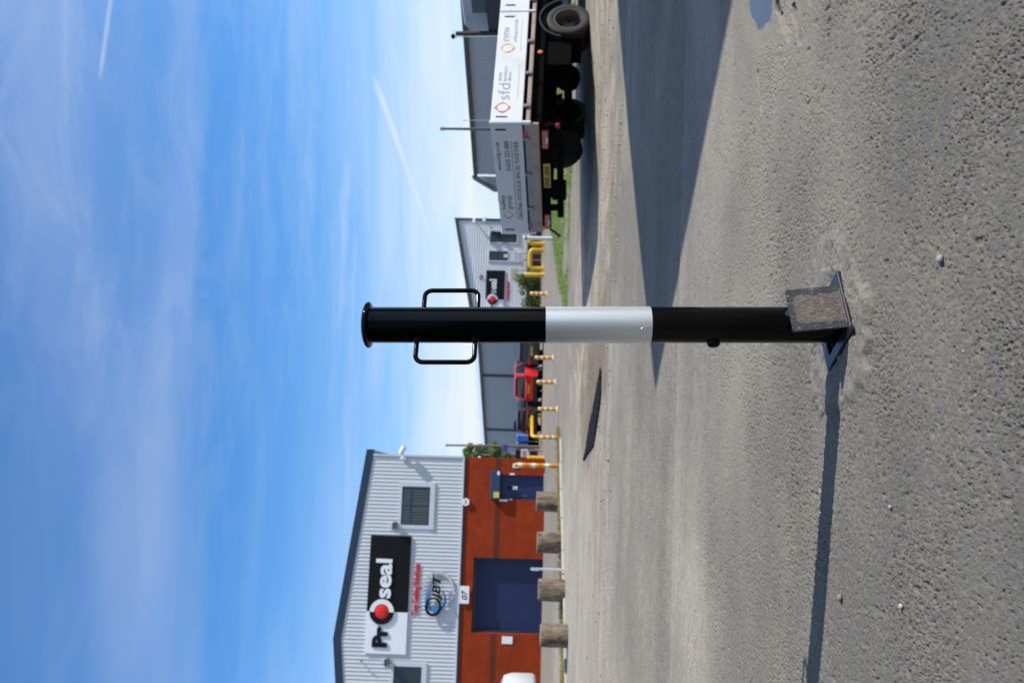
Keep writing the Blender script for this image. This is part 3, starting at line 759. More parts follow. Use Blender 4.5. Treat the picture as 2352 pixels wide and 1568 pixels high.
for sg in (1, -1):
    xe = (xR if sg > 0 else xL) + sg * ov; ze = ztop_at(xR) - (zP - zE) * ov / (xR - xP)
    q.prism([(xP, zP - 0.03), (xe, ze - 0.03), (xe, ze + th_ - 0.03), (xP, zP + th_ - 0.03)], -0.07, 0.05)
q.build('gable_fascia', M_NAVY, unit)
q = MB()
for sg in (1, -1):
    xe = (xR if sg > 0 else xL) + sg * ov; ze = ztop_at(xR) - (zP - zE) * ov / (xR - xP)
    q.prism([(xP, zP + th_ - 0.20), (xe, ze + th_ - 0.20), (xe, ze + th_ - 0.06), (xP, zP + th_ - 0.06)], 0.05, 26.3)
q.build('roof', M_ROOF, unit)
q = MB(); q.box(xR - 0.05, xR + 0.03, -0.085, 0.02, zcl + 0.06, zE - 0.03); q.build('corner_trim', M_TRIMW, unit)


def blind_mat(name, c1, c2):
    m = bpy.data.materials.new(name); m.use_nodes = True; b = NB(m.node_tree); bs = m.node_tree.nodes['Principled BSDF']
    tc = b.n('ShaderNodeTexCoord').outputs['Object']; b.l(b.mix(b.noise(b.vscale(tc, (1.4, 1, 1.6)), 1.5, 2), (*c1, 1), (*c2, 1)), bs.inputs['Base Color']); bs.inputs['Roughness'].default_value = 0.7
    return m


M_BLIND = blind_mat('vertical_blind', (0.22, 0.26, 0.27), (0.32, 0.33, 0.30)); M_INSIDE = mat('dim_room', (0.05, 0.06, 0.062), 0.8)
thin = bpy.data.materials.new('clear_pane'); thin.use_nodes = True; tb = NB(thin.node_tree); tbs = thin.node_tree.nodes['Principled BSDF']
tbs.inputs['Base Color'].default_value = (0.03, 0.045, 0.055, 1); tbs.inputs['Roughness'].default_value = 0.04; tbs.inputs['Alpha'].default_value = 0.35; tbs.inputs['Specular IOR Level'].default_value = 0.6


def upper_window(gx0, gx1, gz0, gz1, blinds):
    tr = 0.17
    o = MB(); y0 = -0.066
    o.box(gx0 - tr, gx1 + tr, y0, -0.02, gz1, gz1 + 0.11); o.box(gx0 - tr, gx1 + tr, y0 - 0.02, -0.02, gz0 - 0.22, gz0)
    o.box(gx0 - tr, gx0, y0, -0.02, gz0, gz1); o.box(gx1, gx1 + tr, y0, -0.02, gz0, gz1)
    wn = o.build('window', M_TRIMW, unit)
    f = MB(); w_ = 0.065; yf0, yf1 = -0.060, -0.044
    f.box(gx0, gx1, yf0, yf1, gz1 - w_, gz1); f.box(gx0, gx1, yf0, yf1, gz0, gz0 + w_); f.box(gx0, gx0 + w_, yf0, yf1, gz0 + w_, gz1 - w_); f.box(gx1 - w_, gx1, yf0, yf1, gz0 + w_, gz1 - w_)
    zt_ = gz1 - (gz1 - gz0) * 0.34; xm = (gx0 + gx1) / 2
    f.box(gx0 + w_, gx1 - w_, yf0, yf1, zt_ - 0.035, zt_ + 0.035); f.box(xm - 0.03, xm + 0.03, yf0, yf1, gz0 + w_, zt_ - 0.035); f.box(xm - 0.03, xm + 0.03, yf0, yf1, zt_ + 0.035, gz1 - w_)
    f.build('frame', M_BLUEF, wn)
    for a, b, c, d in ((gx0 + w_, xm - 0.03, gz0 + w_, zt_ - 0.035), (xm + 0.03, gx1 - w_, gz0 + w_, zt_ - 0.035), (gx0 + w_, xm - 0.03, zt_ + 0.035, gz1 - w_), (xm + 0.03, gx1 - w_, zt_ + 0.035, gz1 - w_)):
        g = MB(); g.box(a, b, -0.0555, -0.0535, c, d); g.build('pane', thin, wn)
    bk = MB(); bk.box(gx0, gx1, -0.0435, -0.0415, gz0, gz1); bk.build('room_behind', M_INSIDE, wn)
    if blinds:
        s_ = MB(); k = gx0 + 0.07
        while k < gx1 - 0.13: s_.box(k, k + 0.085, -0.0525, -0.0475, gz0 + 0.06, gz1 - 0.08, None); k += 0.125
        s_.build('vertical_blind', M_BLIND, wn)
        s_ = MB(); s_.box(gx0 + (gx1 - gx0) * 0.36, gx0 + (gx1 - gx0) * 0.62, -0.0470, -0.0455, gz0 + 0.1, zt_ - 0.05); s_.build('yellow_poster', mat('yellow_paper', (0.45, 0.36, 0.06), 0.7), wn)
    return wn


a, b = fa(985, 1206), fa(925, 1116); upper_window(a[0], b[0], a[1], b[1], True)
c, d = fa(967, 1580), fa(905, 1528); wl = b[0] - a[0]; upper_window(d[0] - wl, d[0], c[1], d[1], False)

# roller door
q = MB(); slat = 0.085; k = 0.0; vs = []
while k < rd[3]:
    vs += [(k, 0.0), (k + slat * 0.3, -0.016), (k + slat * 0.7, -0.016)]; k += slat
vs.append((rd[3], 0.0))
q.add([p for z, dp in vs for p in ((rd[0], 0.37 + dp, z), (rd[1], 0.37 + dp, z))], [(2 * i, 2 * i + 1, 2 * i + 3, 2 * i + 2) for i in range(len(vs) - 1)])
roll = q.build('roller_door', M_BLUE, unit, None)
q = MB(); q.box(rd[0] + 0.001, rd[0] + 0.09, 0.22, 0.34, 0, rd[3] - 0.001); q.build('guide_rail', M_NAVY, roll)
q = MB(); q.box(rd[1] - 0.09, rd[1] - 0.001, 0.22, 0.34, 0, rd[3] - 0.001); q.build('guide_rail', M_NAVY, roll)
q = MB(); q.box(rd[0] + 0.091, rd[1] - 0.091, 0.24, 0.34, rd[3] - 0.14, rd[3] - 0.001); q.build('lintel_box', M_NAVY, roll)
q = MB(); q.box(rd[0] + 0.091, rd[1] - 0.091, 0.335, 0.39, 0.0, 0.10); q.build('bottom_bar', M_NAVY, roll)
# personnel door with shutter box over it
q = MB(); q.box(dr[0] + 0.06, dr[1] - 0.06, 0.16, 0.21, 0.0, dr[3] - 0.06, None); door = q.build('door', M_BLUE, unit)
q = MB(); q.box(dr[0], dr[0] + 0.06, 0.05, 0.24, 0, dr[3]); q.box(dr[1] - 0.06, dr[1], 0.05, 0.24, 0, dr[3]); q.box(dr[0] + 0.06, dr[1] - 0.06, 0.05, 0.24, dr[3] - 0.06, dr[3]); q.build('frame', M_BLUEF, door)
q = MB(); q.tube([(dr[0] + 0.17, 0.158, 0.78), (dr[0] + 0.17, 0.11, 0.80), (dr[0] + 0.17, 0.11, 1.10), (dr[0] + 0.17, 0.158, 1.12)], 0.012, 8); q.build('handle', M_GREYM, door)
def stick(parent, x0, x1, z0, z1, y, m, name='notice', t=0.008):
    q = MB(); q.box(x0, x1, y - t, y, z0, z1); return q.build(name, m, parent)
p0, p1 = fa(1188, 1124), fa(1177, 1116); stick(door, p0[0], p1[0], p0[1], p1[1], 0.158, M_WHITE)
p0, p1 = fa(1176, 1123), fa(1167, 1117); stick(door, p0[0], p1[0], p0[1], p1[1], 0.158, M_BLACK, 'vision_panel')
s0, s1 = fa(1147, 1145), fa(1128, 1080.5)
q = MB(); q.box(s0[0], s1[0], -0.25, -0.001, s0[1] - 0.02, s1[1], bev=0.015); sb = q.build('shutter_box', mat('shutter_box_blue', (0.020, 0.050, 0.105), 0.4, var=0.1), unit)
stick(sb, s0[0] + 0.05, s0[0] + 0.30, s0[1] + 0.01, s0[1] + 0.26, -0.251, mat('yellow_label', (0.55, 0.52, 0.10), 0.6), 'label', 0.005)
stick(sb, s1[0] - 0.18, s1[0] - 0.02, s0[1] + 0.01, s0[1] + 0.12, -0.251, M_WHITE, 'label', 0.005)
for (v0, y0, v1, y1) in ((1192, 1074, 1178, 1064), (1182, 1090, 1171, 1086), (1166, 1151, 1147, 1146), (1176, 1148, 1171, 1145), (1177, 1478, 1153, 1460)):
    p0, p1 = fa(v0, y0), fa(v1, y1); stick(unit, p0[0], p1[0], p0[1], p1[1], -0.008, M_WHITE, 'wall_notice', 0.02)
# doorstep
q = MB(); q.box(dr[0] - 0.1, dr[1] + 0.1, -0.35, 0.0, -0.3, 0.055); q.build('doorstep', mat('concrete_step', (0.35, 0.33, 0.29), 0.85, var=0.2), unit)

# plaque, alarm, lamps, camera
def wall_thing(name, label, cat, v, y, off=0.0, group=None):
    x, z = fa(v, y, off)
    return thing(name, label, cat, M=MA @ Matrix.Translation((x, 0, z)), group=group)
p0, p1 = fa(1077, 1385), fa(1057, 1344)
t_ = wall_thing('door_number_plate', 'white plate numbered 07 above the blue roller door', 'sign', (1067), 1364.5); w_, h_ = (p1[0] - p0[0]) / 2, (p1[1] - p0[1]) / 2
q = MB(); q.box(-w_, w_, -0.10, -0.078, -h_, h_, bev=0.004); q.build('board', M_WHITE, t_)
text('numerals', '07', M_BLACK, t_, (-w_ * 0.55, w_ * 0.55, -h_ * 0.62, h_ * 0.62), -0.101, 0.004, 0.02, 0.25)
t_ = wall_thing('alarm_box', 'white hexagonal burglar alarm box on the brick above the blue door', 'alarm', 1070, 1152)
q = MB(); q.prism([(0.18 * math.cos(a), 0.18 * math.sin(a)) for a in np.arange(6) * math.pi / 3], -0.10, -0.007); q.build('casing', M_WHITE, t_)
q = MB(); q.box(-0.09, 0.09, -0.104, -0.1005, -0.03, 0.03); q.build('strobe', mat('alarm_print', (0.45, 0.12, 0.08), 0.4), t_)
def floodlight(v, y, label):
    t_ = wall_thing('floodlight', label, 'lamp', v, y, group='floodlights on the cladding')
    q = MB(); q.box(-0.12, 0.12, -0.10, -0.063, -0.16, 0.22, bev=0.01); q.build('bracket', M_TRIMW, t_)
    M = Matrix.Translation((0, -0.22, -0.05)) @ Matrix.Rotation(math.radians(-25), 4, 'X')
    q = MB(); q.box(-0.15, 0.15, -0.12, 0.12, -0.07, 0.07, M, 0.02); h = q.build('housing', M_GREYM, t_)
    q = MB(); q.box(-0.13, 0.13, -0.124, -0.121, -0.055, 0.055, M); q.build('glass', M_GLASS, h)
floodlight(906, 1205, 'grey floodlight between the black sign panel and the right-hand window')
floodlight(888, 1516, 'grey floodlight left of the white end of the large sign')
t_ = wall_thing('security_camera', 'white security camera at the top right corner of the silver cladding', 'camera', 928, 1050)
q = MB(); q.box(-0.10, 0.02, -0.16, -0.063, -0.13, 0.13, bev=0.02); q.build('mount', M_WHITE, t_)
q = MB(); q.tube([(-0.02, -0.13, 0.0), (0.15, -0.22, 0.02), (0.26, -0.30, 0.02)], 0.035, 10); q.build('arm', M_WHITE, t_)
q = MB(); q.lathe([(0.02, -0.20), (0.10, -0.19), (0.12, -0.05), (0.12, 0.09), (0.13, 0.10), (0.13, 0.15), (0.05, 0.18)], 20, Matrix.Translation((0.32, -0.34, 0.03)) @ Matrix.Rotation(math.radians(120), 4, 'Y')); cb_ = q.build('body', M_WHITE, t_)
q = MB(); q.lathe([(0.06, 0), (0.05, 0.02)], 16, Matrix.Translation((0.32, -0.34, 0.03)) @ Matrix.Rotation(math.radians(120), 4, 'Y') @ Matrix.Translation((0, 0, 0.175))); q.build('lens', M_BLACK, cb_)
t_ = wall_thing('wall_hook', 'small dark light fitting high on the cladding left of the large sign', 'lamp', 832, 1517)
q = MB(); q.tube([(0, -0.06, 0), (0.03, -0.20, 0.05), (0.08, -0.26, -0.02)], 0.03, 8); q.build('arm', M_GREYM, t_)

# ------------------------------------------------------------------ the company sign (used on both buildings)
def disc(q, cx_, cz_, r0, r1, a0, a1, y0, y1, seg=28, sx=1.0):
    an = np.linspace(a0, a1, seg + 1); vs, fs = [], []
    for a in an:
        for r in (r0, r1):
            for y in (y0, y1): vs.append((cx_ + sx * r * math.cos(a), y, cz_ + r * math.sin(a)))
    for i in range(seg):
        k = 4 * i; fs += [(k, k + 2, k + 6, k + 4), (k + 1, k + 5, k + 7, k + 3), (k, k + 4, k + 5, k + 1), (k + 2, k + 3, k + 7, k + 6)]
    fs += [(0, 1, 3, 2), (4 * seg, 4 * seg + 2, 4 * seg + 3, 4 * seg + 1)]
    q.add(vs, fs)


def company_sign(M, W, Hh, split, label, y=-0.042):
    """split: fraction of the width that is white (left part)"""
    s = thing('company_sign', label, 'sign', M=M, group='company signs on the two units')
    xs_ = -W / 2 + W * split
    q = MB(); q.box(-W / 2, xs_, y - 0.06, y, -Hh / 2, Hh / 2); q.build('white_panel', M_WHITE, s)
    q = MB(); q.box(xs_, W / 2, y - 0.06, y, -Hh / 2, Hh / 2); q.build('black_panel', M_BLACK, s)
    yf = y - 0.061; k = Hh / 1.72
    zc_ = 0.13 * Hh; R1, R0 = 0.295 * Hh, 0.185 * Hh
    q = MB(); disc(q, xs_, zc_, R0, R1, math.pi / 2, 1.5 * math.pi, yf - 0.06 * k, yf); q.build('ring_half', M_BLACK, s)
    q = MB(); disc(q, xs_, zc_, R0, R1, -math.pi / 2, math.pi / 2, yf - 0.06 * k, yf); q.build('ring_half', M_WHITE, s)
    q = MB(); q.lathe([(0.001, 0.02)] + [(R0 * math.sin(a), 0.3 * R0 * math.cos(a)) for a in np.linspace(0.1, math.pi / 2, 8)], 28, Matrix.Translation((xs_, yf, zc_)) @ Matrix.Rotation(math.pi / 2, 4, 'X')); q.build('red_ball', mat('red_gloss_ball', (0.70, 0.02, 0.01), 0.25), s)
    text('letters', 'Pr', M_BLACK, s, (-W / 2 + W * 0.055, xs_ - R1 - 0.04 * Hh, zc_ - 0.17 * Hh, zc_ + 0.20 * Hh), yf, 0.05 * k, 0.055)
    text('letters', 'seal', M_WHITE, s, (xs_ + R1 + 0.03 * Hh, W / 2 - W * 0.20, zc_ - 0.20 * Hh, zc_ + 0.20 * Hh), yf, 0.05 * k, 0.028)
    text('strapline', 'Tray Sealing Solutions', M_RED, s, (xs_ - 0.02 * W, W / 2 - W * 0.235, -Hh / 2 - 0.30 * Hh, -Hh / 2 - 0.09 * Hh), y + 0.02, 0.05 * k, 0.025)
    return s


p0, p1 = fa(939, 1501.5), fa(848, 1228); zt_ = (fa(853, 1226)[1] + fa(838, 1500)[1]) / 2; zb_ = (fa(944, 1230)[1] + fa(934, 1503)[1]) / 2
xspl = fa(890, 1403.5)[0]
company_sign(MA @ Matrix.Translation(((p0[0] + p1[0]) / 2, 0, (zt_ + zb_) / 2)), p1[0] - p0[0], zt_ - zb_, (xspl - p0[0]) / (p1[0] - p0[0]), 'large black and white company sign on the silver cladding above the roller door')
# JBT emblem
x, z = fa(1006, 1360, -0.07); t_ = thing('emblem_sign', 'JBT emblem with black, blue and grey rings under the large sign', 'sign', M=MA @ Matrix.Translation((x, 0, z)))
e = lambda v, y: (fa(v, y)[0] - x, fa(v, y)[1] - z)
M_EGREY = mat('emblem_grey', (0.50, 0.50, 0.50), 0.4); M_EBLUE = mat('emblem_blue', (0.02, 0.22, 0.62), 0.4)
def swoosh(name, cv, cyy, rx, rz, a0, a1, w0, w1, m, y, rot=0):
    c = e(cv, cyy); n = 40; rings = []
    for i in range(n + 1):
        f = i / n; a = math.radians(a0 + (a1 - a0) * f); wd = w0 + (w1 - w0) * math.sin(math.pi * f)
        ca, sa = math.cos(a), math.sin(a); cr_, sr = math.cos(rot), math.sin(rot)
        def pt(k): px_, pz_ = (rx - k) * ca, (rz - k) * sa; return (c[0] + px_ * cr_ - pz_ * sr, c[1] + px_ * sr + pz_ * cr_)
        A_, B_ = pt(0), pt(wd); rings.append([(A_[0], y, A_[1]), (B_[0], y, B_[1]), (B_[0], y + 0.05, B_[1]), (A_[0], y + 0.05, A_[1])])
    q = MB(); q.loft(rings); q.build(name, m, t_)
swoosh('outer_ring', 1007, 1355, 0.83, 0.70, -165, 140, 0.02, 0.13, M_EGREY, -0.13)
swoosh('middle_ring', 1002, 1377, 0.50, 0.46, 30, 330, 0.03, 0.16, M_EBLUE, -0.19)
swoosh('inner_ring', 996, 1391, 0.40, 0.36, 0, 358, 0.07, 0.12, M_BLACK, -0.25)
a, b = e(1018, 1377), e(996, 1316); text('letters', 'JBT', M_BLACK, t_, (a[0], b[0], a[1], b[1]), -0.26, 0.06, 0.03, 0.25)

# ------------------------------------------------------------------ timber stumps, kerb
def m_bark():
    m = bpy.data.materials.new('weathered_timber'); m.use_nodes = True; b = NB(m.node_tree); bs = m.node_tree.nodes['Principled BSDF']
    tc = b.n('ShaderNodeTexCoord').outputs['Object']; n_ = b.ramp(b.noise(b.vscale(tc, (8, 8, 3.5)), 1.0, 5, 0.7, 0.8), 0.30, 0.70)
    c = b.mix(n_, (0.045, 0.030, 0.020, 1), (0.27, 0.20, 0.135, 1)); c = b.mix(b.ramp(b.noise(tc, 5, 4), 0.45, 0.7, 0, 0.6), c, (0.20, 0.165, 0.115, 1))
    b.l(c, bs.inputs['Base Color']); bs.inputs['Roughness'].default_value = 0.85
    bp = b.n('ShaderNodeBump'); bp.inputs['Strength'].default_value = 0.8; bp.inputs['Distance'].default_value = 0.02; b.l(n_, bp.inputs['Height']); b.l(bp.outputs[0], bs.inputs['Normal'])
    return m


M_BARK = m_bark(); M_CUT = mat('sawn_end', (0.33, 0.26, 0.18), 0.85, var=0.3, scale=9)
LG = [((1287, 1153), 45, 52, 'timber stump bollard in front of the blue door, farthest right of the four'), ((1294.5, 1246), 48, 58, 'timber stump bollard just right of the roller door, second from the right'),
      ((1298, 1356), 50, 58.5, 'timber stump bollard in front of the roller door, third from the right'), ((1305, 1460), 52, 61, 'timber stump bollard left of the roller door, nearest and farthest left')]
for i, ((v, y), wpx, hpx, lab) in enumerate(LG):
    g = G(v - 2, y, -0.195); sc = g.y / FP; r, h = wpx / 2 * sc, hpx * sc
    o = thing('log_bollard', lab, 'bollard', (g.x, g.y, zl(g.x, g.y)), i * 1.3, 'timber stumps along the verge'); rnd = random.Random(i + 3)
    q = MB(); seg = 28; rings = []
    ph = [rnd.uniform(0, 6.28) for _ in range(4)]
    for k in range(8):
        z = -0.15 + (h + 0.15) * k / 7
        rings.append([(r * (1 + 0.03 * math.sin(3 * a + ph[0]) + 0.02 * math.sin(5 * a + ph[1] + z * 3) + 0.008 * rnd.uniform(-1, 1)) * (1.02 - 0.03 * k / 7) * math.cos(a) + 0.012 * math.sin(ph[2]) * k / 7,
                       r * (1 + 0.03 * math.sin(3 * a + ph[0]) + 0.02 * math.sin(5 * a + ph[1] + z * 3)) * (1.02 - 0.03 * k / 7) * math.sin(a), z) for a in np.linspace(0, 2 * math.pi, seg + 1)[:-1]])
    top = rings[-1]; rings.append([(p[0] * 0.94, p[1] * 0.94, h + 0.012) for p in top])
    q.loft(rings); q.build('log', M_BARK, o, 50)
    q = MB(); q.loft([[(p[0] * 0.93, p[1] * 0.93, h + 0.0125) for p in top], [(p[0] * 0.90, p[1] * 0.90, h + 0.016) for p in top]]); q.build('sawn_top', M_CUT, o)
g = G(1300, 1328, -0.2); o = thing('marker_stake', 'thin white marker stake behind the third timber stump', 'stake', (g.x - 0.02, g.y + 0.7, zl(g.x, g.y + .7)))
q = MB(); q.box(-0.02, 0.02, -0.012, 0.012, -0.1, 0.70); q.build('stake', M_WHITE, o); q = MB(); q.box(-0.03, 0.03, -0.02, -0.0125, 0.52, 0.70); q.build('cap', M_WHITE, o)

kerb = tag(bpy.data.objects.new('kerb', None), kind='structure'); COL.objects.link(kerb)
M_KERB = mat('kerb_concrete', (0.36, 0.34, 0.30), 0.85, var=0.25, scale=5, bump=0.3)
ks = [(-9.4, 11.2), (-6.35, 15.05), (-4.1, 18.05), (-2.75, 20.0), (-2.0, 21.2)]
cum = [0]; 
for a, b in zip(ks, ks[1:]): cum.append(cum[-1] + math.dist(a, b))
s_ = 0.0; kme = None
while s_ < cum[-1] - 0.9:
    x0 = np.interp(s_, cum, [p[0] for p in ks]); y0 = np.interp(s_, cum, [p[1] for p in ks]); x1 = np.interp(s_ + 0.9, cum, [p[0] for p in ks]); y1 = np.interp(s_ + 0.9, cum, [p[1] for p in ks])
    if kme is None:
        q = MB(); q.box(-0.447, 0.447, -0.06, 0.06, -0.12, 0.045, None, 0.015); kme = q.mesh('kerb_stone', 35)
    k_ = link('kerb_stone', kme, M_KERB, kerb); k_.location = ((x0 + x1) / 2, (y0 + y1) / 2, zl((x0 + x1) / 2, (y0 + y1) / 2) + random.uniform(-0.012, 0.01)); k_.rotation_euler = (random.uniform(-.03, .03), 0, math.atan2(y1 - y0, x1 - x0)); s_ += 0.9

# ------------------------------------------------------------------ posts and barriers
M_YEL = mat('yellow_paint', (0.62, 0.38, 0.015), 0.4, var=0.12); M_ORG = mat('orange_stripe', (0.72, 0.16, 0.02), 0.45, var=0.1); M_WSTR = mat('white_stripe', (0.75, 0.74, 0.70), 0.45, var=0.06)
SP = [((1257, 675), 39, 'slim striped marker post in front of the dark plinth beside the bollard handle'), ((1272, 822), 43, 'slim striped marker post in front of the black car'),
      ((1277, 878), 44, 'slim striped marker post in front of the red car'), ((1281, 940), 45, 'slim striped marker post between the red car and the yellow hoop'), ((1287, 1005), 47, 'slim striped marker post in front of the yellow hoop, farthest left')]
for (v, y), hpx, lab in SP:
    g = G(v - 1, y, -0.2); sc = g.y / FP; h = hpx * sc; r = 4.3 * sc
    o = thing('marker_post', lab, 'post', (g.x, g.y, zl(g.x, g.y)), 0.4, 'striped marker posts across the road')
    q = MB(); q.lathe([(r * 1.25, -0.05), (r * 1.25, 0.05 * h), (r, 0.08 * h), (r, 0.96 * h), (r * 0.6, h)], 14); q.build('post', M_YEL, o)
    for k in range(6):
        z0 = h * (0.14 + 0.14 * k); q = MB()
        q.add([((r + 0.003) * math.cos(a), (r + 0.003) * math.sin(a), z0 + 0.07 * h * e_ + 0.05 * h * (j / 12)) for e_ in (0, 1) for j, a in enumerate(np.linspace(-2.9, 0.0, 13))], [(j, j + 1, 14 + j, 13 + j) for j in range(12)])
        q.build('stripe', M_WSTR if k % 2 else M_ORG, o)
    q = MB(); q.box(-r * 1.6, r * 1.6, -r * 1.6, r * 1.6, -0.05, 0.02); q.build('foot', M_WSTR, o)
g = G(1283, 1070, -0.2); sc = g.y / FP
o = thing('height_post', 'tall yellow post with red and white bands at the corner of the brick wall', 'post', (g.x, g.y, zl(g.x, g.y)))
q = MB(); r = 5.2 * sc; h = 101 * sc; q.lathe([(r, -0.1), (r, h - 0.02), (r * 0.7, h)], 18); q.build('post', M_YEL, o)
for k in range(6):
    q = MB(); z0 = h * (0.06 + 0.155 * k); q.lathe([(r + 0.002, z0), (r + 0.002, z0 + h * 0.09)], 18); q.build('band', (M_ORG if k % 2 == 0 else M_WSTR), o)


def hoop(p0, p1, h, r, label, group='yellow hoop barriers'):
    p0, p1 = Vector(p0), Vector(p1); c = (p0 + p1) / 2; L = (p1 - p0).length
    o = thing('hoop_barrier', label, 'barrier', c, math.atan2(p1.y - p0.y, p1.x - p0.x), group)
    cr_ = min(0.28, L * 0.3); pts = [(-L / 2, 0, -0.2)] + [(-L / 2 + cr_ - cr_ * math.cos(t_), 0, h - cr_ + cr_ * math.sin(t_)) for t_ in np.linspace(0, math.pi / 2, 7)] + [(L / 2 - cr_ + cr_ * math.sin(t_), 0, h - cr_ + cr_ * math.cos(t_)) for t_ in np.linspace(0, math.pi / 2, 7)] + [(L / 2, 0, -0.2)]
    q = MB(); q.tube(pts, r, 12); q.build('rail', M_YEL, o, 60)
    for sx in (-1, 1):
        q = MB(); q.lathe([(r * 2.2, -0.2), (r * 2.2, 0.02), (r * 1.1, 0.03)], 14, Matrix.Translation((sx * L / 2, 0, 0))); q.build('base_plate', M_YEL, o)


def gz(v, y, Y): p = P(v, y, Y); return (p.x, p.y, zl(p.x, p.y))
YB = 56.0
hoop(gz(1243, 617, YB), gz(1243, 574, YB), 32 * YB / FP, 5.5 * YB / FP, 'yellow hoop barrier in full view beside the yellow post on the right')
hoop(gz(1242, 560, YB), gz(1242, 522, YB), 34 * YB / FP, 5.5 * YB / FP, 'yellow hoop barrier behind the white post at the tailboard end')
hoop(gz(1243, 1003, 45), gz(1240, 955, 49), 24 * 45 / FP, 4 * 45 / FP, 'yellow hoop barrier left of the dark parked car')
q0 = gz(1246, 631, 54); o = thing('yellow_post', 'plain yellow safety post in front of the hedge', 'post', q0); q = MB(); r = 5 * 54 / FP; h = 45 * 54 / FP; q.lathe([(r, -0.2), (r, h - r * 0.5), (r * 0.7, h)], 16); q.build('post', M_YEL, o); q = MB(); q.lathe([(r * 1.7, -0.2), (r * 1.7, 0.03)], 16); q.build('base_plate', M_YEL, o)
q0 = gz(1250, 1052, 40); o = thing('yellow_post', 'short yellow post at the end of the brick wall, behind the banded post', 'post', q0); q = MB(); q.lathe([(0.11, -0.2), (0.11, 0.75), (0.07, 0.8)], 16); q.build('post', M_YEL, o); q = MB(); q.lathe([(0.16, -0.2), (0.16, 0.03)], 16); q.build('base_plate', M_YEL, o)
g = G(1270, 548, -0.2); sc = g.y / FP; o = thing('white_post', 'round white painted post standing at the edge of the grass', 'post', (g.x, g.y, zl(g.x, g.y)))
q = MB(); r = 4.6 * sc; h = 68 * sc; q.lathe([(r, -0.2), (r, h - 0.04), (r * 0.6, h)], 18); q.build('post', mat('white_post_paint', (0.62, 0.65, 0.66), 0.4), o); q = MB(); q.lathe([(r + 0.003, h * 0.88), (r + 0.003, h * 0.95)], 18); q.build('band', M_GREYM, o)

# ------------------------------------------------------------------ second unit with the same sign, and the grey warehouses
TB = math.radians(8)
o1 = P(1243, 503, 74.0); MBm = Matrix.Translation((o1.x, o1.y, -0.2)) @ Matrix.Rotation(TB, 4, 'Z')
def fb(v, y, off=0.0): p = LP(MBm, v, y, 1, off); return p.x, p.z
u2 = thing('cladding_unit', 'pale grey cladding unit with dark plinth and sloping roof edge behind the hedge', 'building', M=MBm)
x1, ztr = fb(1052, 505); x0, ztl = fb(1092, 735); zpl = fb(1211, 600)[1]
M_CLAD2 = mat('pale_cladding', (0.68, 0.69, 0.69), 0.5, var=0.04, scale=1.0); M_DTRIM = mat('dark_green_trim', (0.035, 0.050, 0.050), 0.5); M_PLINTH = m_brick('brown_plinth_brick', (0.050, 0.022, 0.016), (0.04, 0.018, 0.014), (0.05, 0.03, 0.025))
q = MB(); n = 60; vs = []
for k in range(n + 1):
    f = k / n; x = x0 + (x1 - x0) * f; ztp = ztl + (ztr - ztl) * f; vs.append((x, ztp))
zz = np.arange(zpl, ztr, 0.22); rows = []
for z in zz: rows += [(z, 0.0), (z + 0.15, 0.0), (z + 0.17, -0.03), (z + 0.20, -0.03)]
vv, ff = [], []
for z, dp in rows:
    xa = x0 if z < ztl else x0 + (x1 - x0) * (z - ztl) / (ztr - ztl)
    if xa >= x1: break
    vv += [(xa, dp, z), (x1, dp, z)]
ff = [(2 * i, 2 * i + 1, 2 * i + 3, 2 * i + 2) for i in range(len(vv) // 2 - 1)]
q.add(vv, ff); q.build('ribbed_cladding', M_CLAD2, u2, None)
q = MB(); q.prism([(x0, -0.3), (x1, -0.3), (x1, ztr), (x0, ztl)], 0.02, 20); q.build('walls', M_CLAD2, u2)
q = MB(); q.prism([(x0 - 0.3, ztl + 0.0), (x1 + 0.15, ztr + 0.02), (x1 + 0.15, ztr + 0.30), (x0 - 0.3, ztl + 0.30)], -0.2, 20.3); q.build('roof_edge', M_DTRIM, u2)
q = MB(); q.box(x1 - 0.02, x1 + 0.16, -0.12, 0.2, 0, ztr); q.build('corner_downpipe', M_DTRIM, u2)
zpb = 0.0; q = MB(); q.box(x0, x1 - 0.1, -0.10, 0.015, -0.3, zpl); q.build('plinth', M_PLINTH, u2)
for (v0, y0, v1, y1) in ((1187, 558, 1127, 532), (1190, 600, 1124, 577)):
    a, b = fb(v0, y0), fb(v1, y1)
    q = MB(); fw = 0.10
    q.box(a[0] - fw, b[0] + fw, -0.10, -0.03, b[1], b[1] + fw); q.box(a[0] - fw, b[0] + fw, -0.14, -0.03, a[1] - fw, a[1]); q.box(a[0] - fw, a[0], -0.10, -0.03, a[1], b[1]); q.box(b[0], b[0] + fw, -0.10, -0.03, a[1], b[1]); wn = q.build('window', M_TRIMW, u2)
    hz_ = b[1] - a[1]; k0 = a[1]
    for f0, f1 in ((0, .42), (.45, .72), (.75, 1)):
        q = MB(); q.box(a[0], b[0], -0.055, -0.045, a[1] + hz_ * f0, a[1] + hz_ * f1); q.build('pane', M_GLASS, wn)
    for f0 in (.42, .72):
        q = MB(); q.box(a[0], b[0], -0.08, -0.035, a[1] + hz_ * f0, a[1] + hz_ * (f0 + .03)); q.build('transom', M_BLUEF, wn)
p0, p1 = fb(1161, 740), fb(1119, 621); x, zt_ = fb(1118, 621); zb_ = fb(1160, 621)[1]; xs2 = fb(1140, 688)[0]
W2 = (x - xs2) / 0.646
company_sign(MBm @ Matrix.Translation((x - W2 / 2, 0, (zt_ + zb_) / 2)), W2, zt_ - zb_, 0.354, 'far black and white company sign on the pale unit, partly hidden by the bollard')
